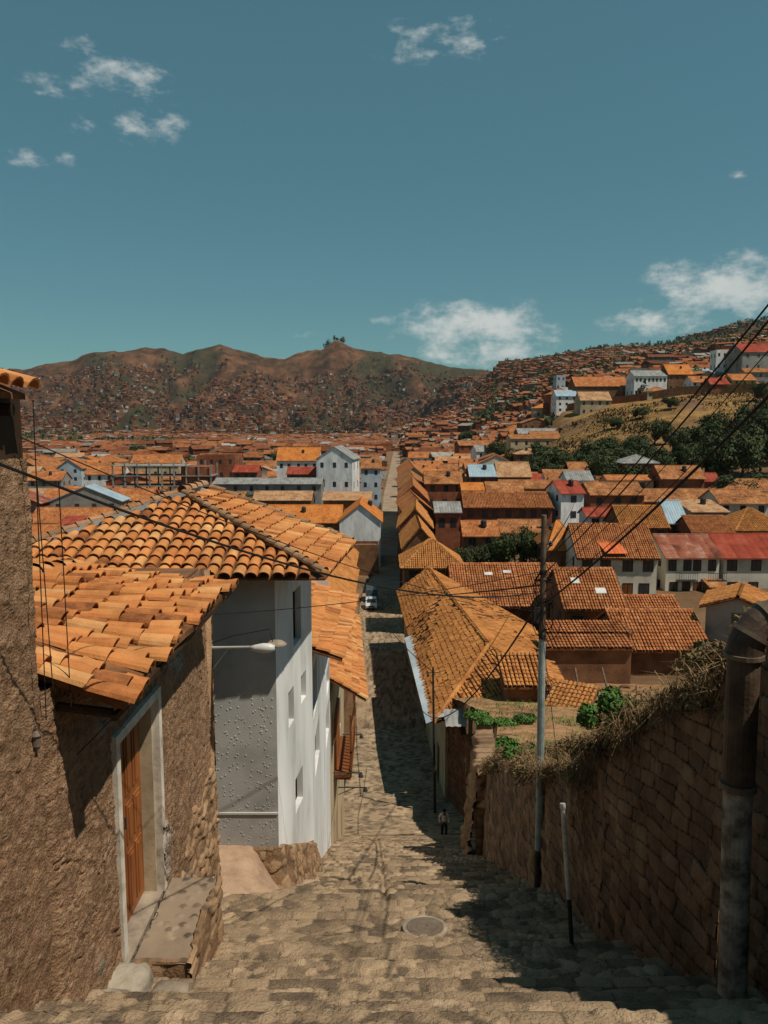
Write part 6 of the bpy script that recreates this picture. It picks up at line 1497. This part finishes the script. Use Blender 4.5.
# ================================================================== vehicles
tyre_m = M('tyre', [(.015,.015,.015), (.03,.03,.03)]); rim_m = M('rim', [(.3,.3,.3), (.4,.4,.4)], rough=.4); red_l = M('tail_red', [(.3,.02,.02), (.4,.03,.03)])
def vehicle(name, label, loc, rz, prof, width, paint, glassprof, length, hgt, cat):
    t = empty(name, loc, rz); tag(t, label, cat, 'vehicles parked on the street')
    def body(prof_, hw, nm, mat, inset=.0, parent=t):
        mb = MB(); n = len(prof_)
        secs = [(-hw, .90), (-hw+.12, 1.0), (hw-.12, 1.0), (hw, .90)]; zmid = hgt*.45
        vs = []
        for (x, k) in secs:
            for (y, z) in prof_: vs.append((x, y*(.985 if k < 1 else 1), z if z < zmid else zmid+(z-zmid)*k))
        fs = [tuple(range(n))[::-1], tuple(range(3*n, 4*n))]
        for j in range(3):
            for i in range(n): i2 = (i+1) % n; fs.append((j*n+i, j*n+i2, (j+1)*n+i2, (j+1)*n+i))
        mb.add(vs, fs); return mb.build(nm, mat, parent)
    bo = body(prof, width/2, 'body', paint)
    for nm, q in glassprof: mb = MB(); mb.prism([Vector(p) for p in q[0]], q[1]); mb.build(nm, glass, t)
    for x in (-width/2+.12, width/2-.12):
        for y in (-length*.31, length*.31):
            mb = MB(); c = Vector((x, y, .31)); mb.tube([c-Vector((.1, 0, 0)), c+Vector((.1, 0, 0))], .31, 16); wo = mb.build('wheel', tyre_m, t)
            mb = MB(); s_ = 1 if x > 0 else -1; mb.tube([c+Vector((.1*s_, 0, 0)), c+Vector((.115*s_, 0, 0))], .18, 12); mb.build('rim', rim_m, wo)
    for x in (-width/2+.25, width/2-.25):
        mb = MB(); mb.box((x-.16, -length/2-.02, .6), (x+.16, -length/2+.1, .78)); mb.build('headlight', lamp_white, t)
    mb = MB(); mb.box((-width/2+.1, -length/2-.06, .32), (width/2-.1, -length/2+.12, .5)); mb.build('bumper', dark_metal, t)
    mb = MB(); mb.box((-.45, -length/2-.03, .56), (.45, -length/2+.05, .76)); mb.build('grille', dark_metal, t)
    return t
silver = M('silver_paint', [(.5,.51,.52), (.58,.59,.6)], rough=.35, spec=.5); dgreen = M('dark_green_paint', [(.035,.05,.05), (.05,.07,.068)], rough=.4, spec=.5)
cp = P(370.2, 609, 113.5); cz = float(-Hs(114.5))+.04
car_prof = [(-2.1, .3), (-2.12, .7), (-1.95, .85), (-1.05, .98), (-.35, 1.45), (1.1, 1.48), (1.85, 1.05), (2.1, .95), (2.12, .35)]
cg = [('windscreen', ([(-.68, -1.04, 1.03), (.68, -1.04, 1.03), (.6, -.42, 1.44), (-.6, -.42, 1.44)], (0, -.03, .03))), ('side_window', ([(.86, -.75, 1.02), (.86, 1.3, 1.02), (.84, 1.0, 1.38), (.84, -.3, 1.38)], (.02, 0, 0))), ('side_window', ([(-.88, -.75, 1.02), (-.88, 1.3, 1.02), (-.86, 1.0, 1.38), (-.86, -.3, 1.38)], (.02, 0, 0)))]
vehicle('parked_car', 'silver hatchback parked nose toward the stairs on the lower street', (-1.95, 115.2, cz), .03, car_prof, 1.72, silver, cg, 4.2, 1.5, 'car')
van_prof = [(-2.4, .35), (-2.42, 1.0), (-2.1, 1.2), (-1.6, 1.95), (2.3, 2.05), (2.4, 1.9), (2.4, .35)]
vg = [('windscreen', ([(-.78, -2.1, 1.24), (.78, -2.1, 1.24), (.7, -1.66, 1.9), (-.7, -1.66, 1.9)], (0, -.03, .03))), ('side_window', ([(.91, -1.6, 1.2), (.91, 2.1, 1.2), (.89, 2.1, 1.7), (.89, -1.4, 1.7)], (.02, 0, 0)))]
vehicle('parked_van', 'dark green van parked behind the silver hatchback', (-2.0, 122.0, float(-Hs(121))+.0), .03, van_prof, 1.85, dgreen, vg, 4.8, 2.05, 'van')

# ================================================================== person
def person(label, loc, rz, H=1.68):
    skin = M('skin', [(.22,.11,.06), (.28,.15,.09)], scale=5); shirt = M('pale_shirt', [(.65,.66,.66), (.75,.76,.76)], scale=6); trou = M('dark_trousers', [(.02,.02,.025), (.035,.035,.04)], scale=6); hair = M('black_hair', [(.01,.009,.008), (.02,.017,.014)]); shoe = M('white_shoes', [(.6,.6,.58), (.7,.7,.68)])
    t = empty('person', loc, rz); tag(t, label, 'person')
    def skinmesh(nm, vs, es, rad, mat, root=0):
        me = bpy.data.meshes.new(nm); me.from_pydata(vs, es, []); me.materials.append(mat); o = bpy.data.objects.new(nm, me); COL.objects.link(o); o.parent = t
        md = o.modifiers.new('s', 'SKIN'); sv = me.skin_vertices[0].data
        for i, r in enumerate(rad): sv[i].radius = r if isinstance(r, tuple) else (r, r); sv[i].use_root = (i == root)
        md.use_smooth_shade = True; md.branch_smoothing = .5
        s = o.modifiers.new('d', 'SUBSURF'); s.levels = 1; s.render_levels = 2; return o
    # body: one continuous figure. y- faces the camera (head bowed a little)
    V = [(0,0,.92), (0,0,1.1), (0,-.03,1.3), (0,-.06,1.42), (0,-.10,1.50), (0,-.12,1.60), (0,-.12,1.68),
         (.09,0,.88), (.11,-.06,.48), (.10,.02,.09), (.10,-.12,.05), (-.09,0,.88), (-.10,.06,.48), (-.10,.14,.10), (-.10,.0,.05),
         (.19,-.04,1.40), (.26,-.02,1.14), (.24,-.12,.92), (.24,-.15,.84), (-.19,-.04,1.40), (-.27,.0,1.14), (-.23,-.10,.93), (-.23,-.14,.85)]
    E_ = [(0,1),(1,2),(2,3),(3,4),(4,5),(5,6),(0,7),(7,8),(8,9),(9,10),(0,11),(11,12),(12,13),(13,14),(3,15),(15,16),(16,17),(17,18),(3,19),(19,20),(20,21),(21,22)]
    Rr = [(.15,.11),(.13,.10),(.16,.11),(.08,.07),.05,(.08,.095),(.07,.085),.09,.06,.042,.04,.09,.06,.042,.04,.065,.045,.035,.03,.065,.045,.035,.03]
    skinmesh('body', V, E_, Rr, skin)
    skinmesh('shirt', [V[i] for i in (0,1,2,3,15,16,17,19,20,21)], [(0,1),(1,2),(2,3),(3,4),(4,5),(5,6),(3,7),(7,8),(8,9)], [(.165,.125),(.15,.12),(.18,.13),(.095,.085),.08,.06,.045,.08,.06,.045], shirt)
    skinmesh('trousers', [(0,0,.97)]+[V[i] for i in (0,7,8,9,11,12,13)], [(0,1),(1,2),(2,3),(3,4),(1,5),(5,6),(6,7)], [(.15,.12),(.16,.13),.105,.078,.062,.105,.078,.062], trou)
    mb = MB(); mb.lathe([(.0, -.02), (.09, .0), (.105, .05), (.09, .1), (.05, .135), (.01, .14)], (0, -.10, 1.60), 12); mb.build('hair', hair, t, smooth=True)
    for i in (10, 14): mb = MB(); p = Vector(V[i]); mb.tube([p+Vector((0, .16, 0)), p, p+Vector((0, -.06, -.01))], [.045, .055, .03], 8); mb.build('shoe', shoe, t, smooth=True)
    for s_ in (-1, 1):
        mb = MB(); mb.lathe([(.002,-.01),(.012,0),(.002,.01)], (s_*.032, -.205, 1.64), 6); mb.build('eye', hair, t)
    return t
pp_ = P(444, 842, 40.0); person('pedestrian in a pale shirt and dark trousers climbing the stairs', (pp_.x, 40.0, float(zstreet(np.array([40.0]))[0])+.0), 0)
print('objects', len(bpy.data.objects))

# ================================================================== thin air haze
hm = bpy.data.materials.new('thin_haze'); hm.use_nodes = True; nt = hm.node_tree; nt.nodes.clear()
ou = nt.nodes.new('ShaderNodeOutputMaterial'); pv = nt.nodes.new('ShaderNodeVolumePrincipled'); pv.inputs['Color'].default_value = (.72, .84, .92, 1); pv.inputs['Density'].default_value = 0.000022; pv.inputs['Anisotropy'].default_value = .2
nt.links.new(pv.outputs[0], ou.inputs['Volume'])
zmin = min(v.co.z for v in bpy.data.objects['ground'].data.vertices)-1.5; zmax = max(v.co.z for v in bpy.data.objects['ground'].data.vertices)+60
mb = MB(); mb.box((-7000, -60, zmin), (7000, 3900, zmax)); o = mb.build('haze', hm); tag(o, 'thin pale blue air over the valley', 'haze', kind='stuff')
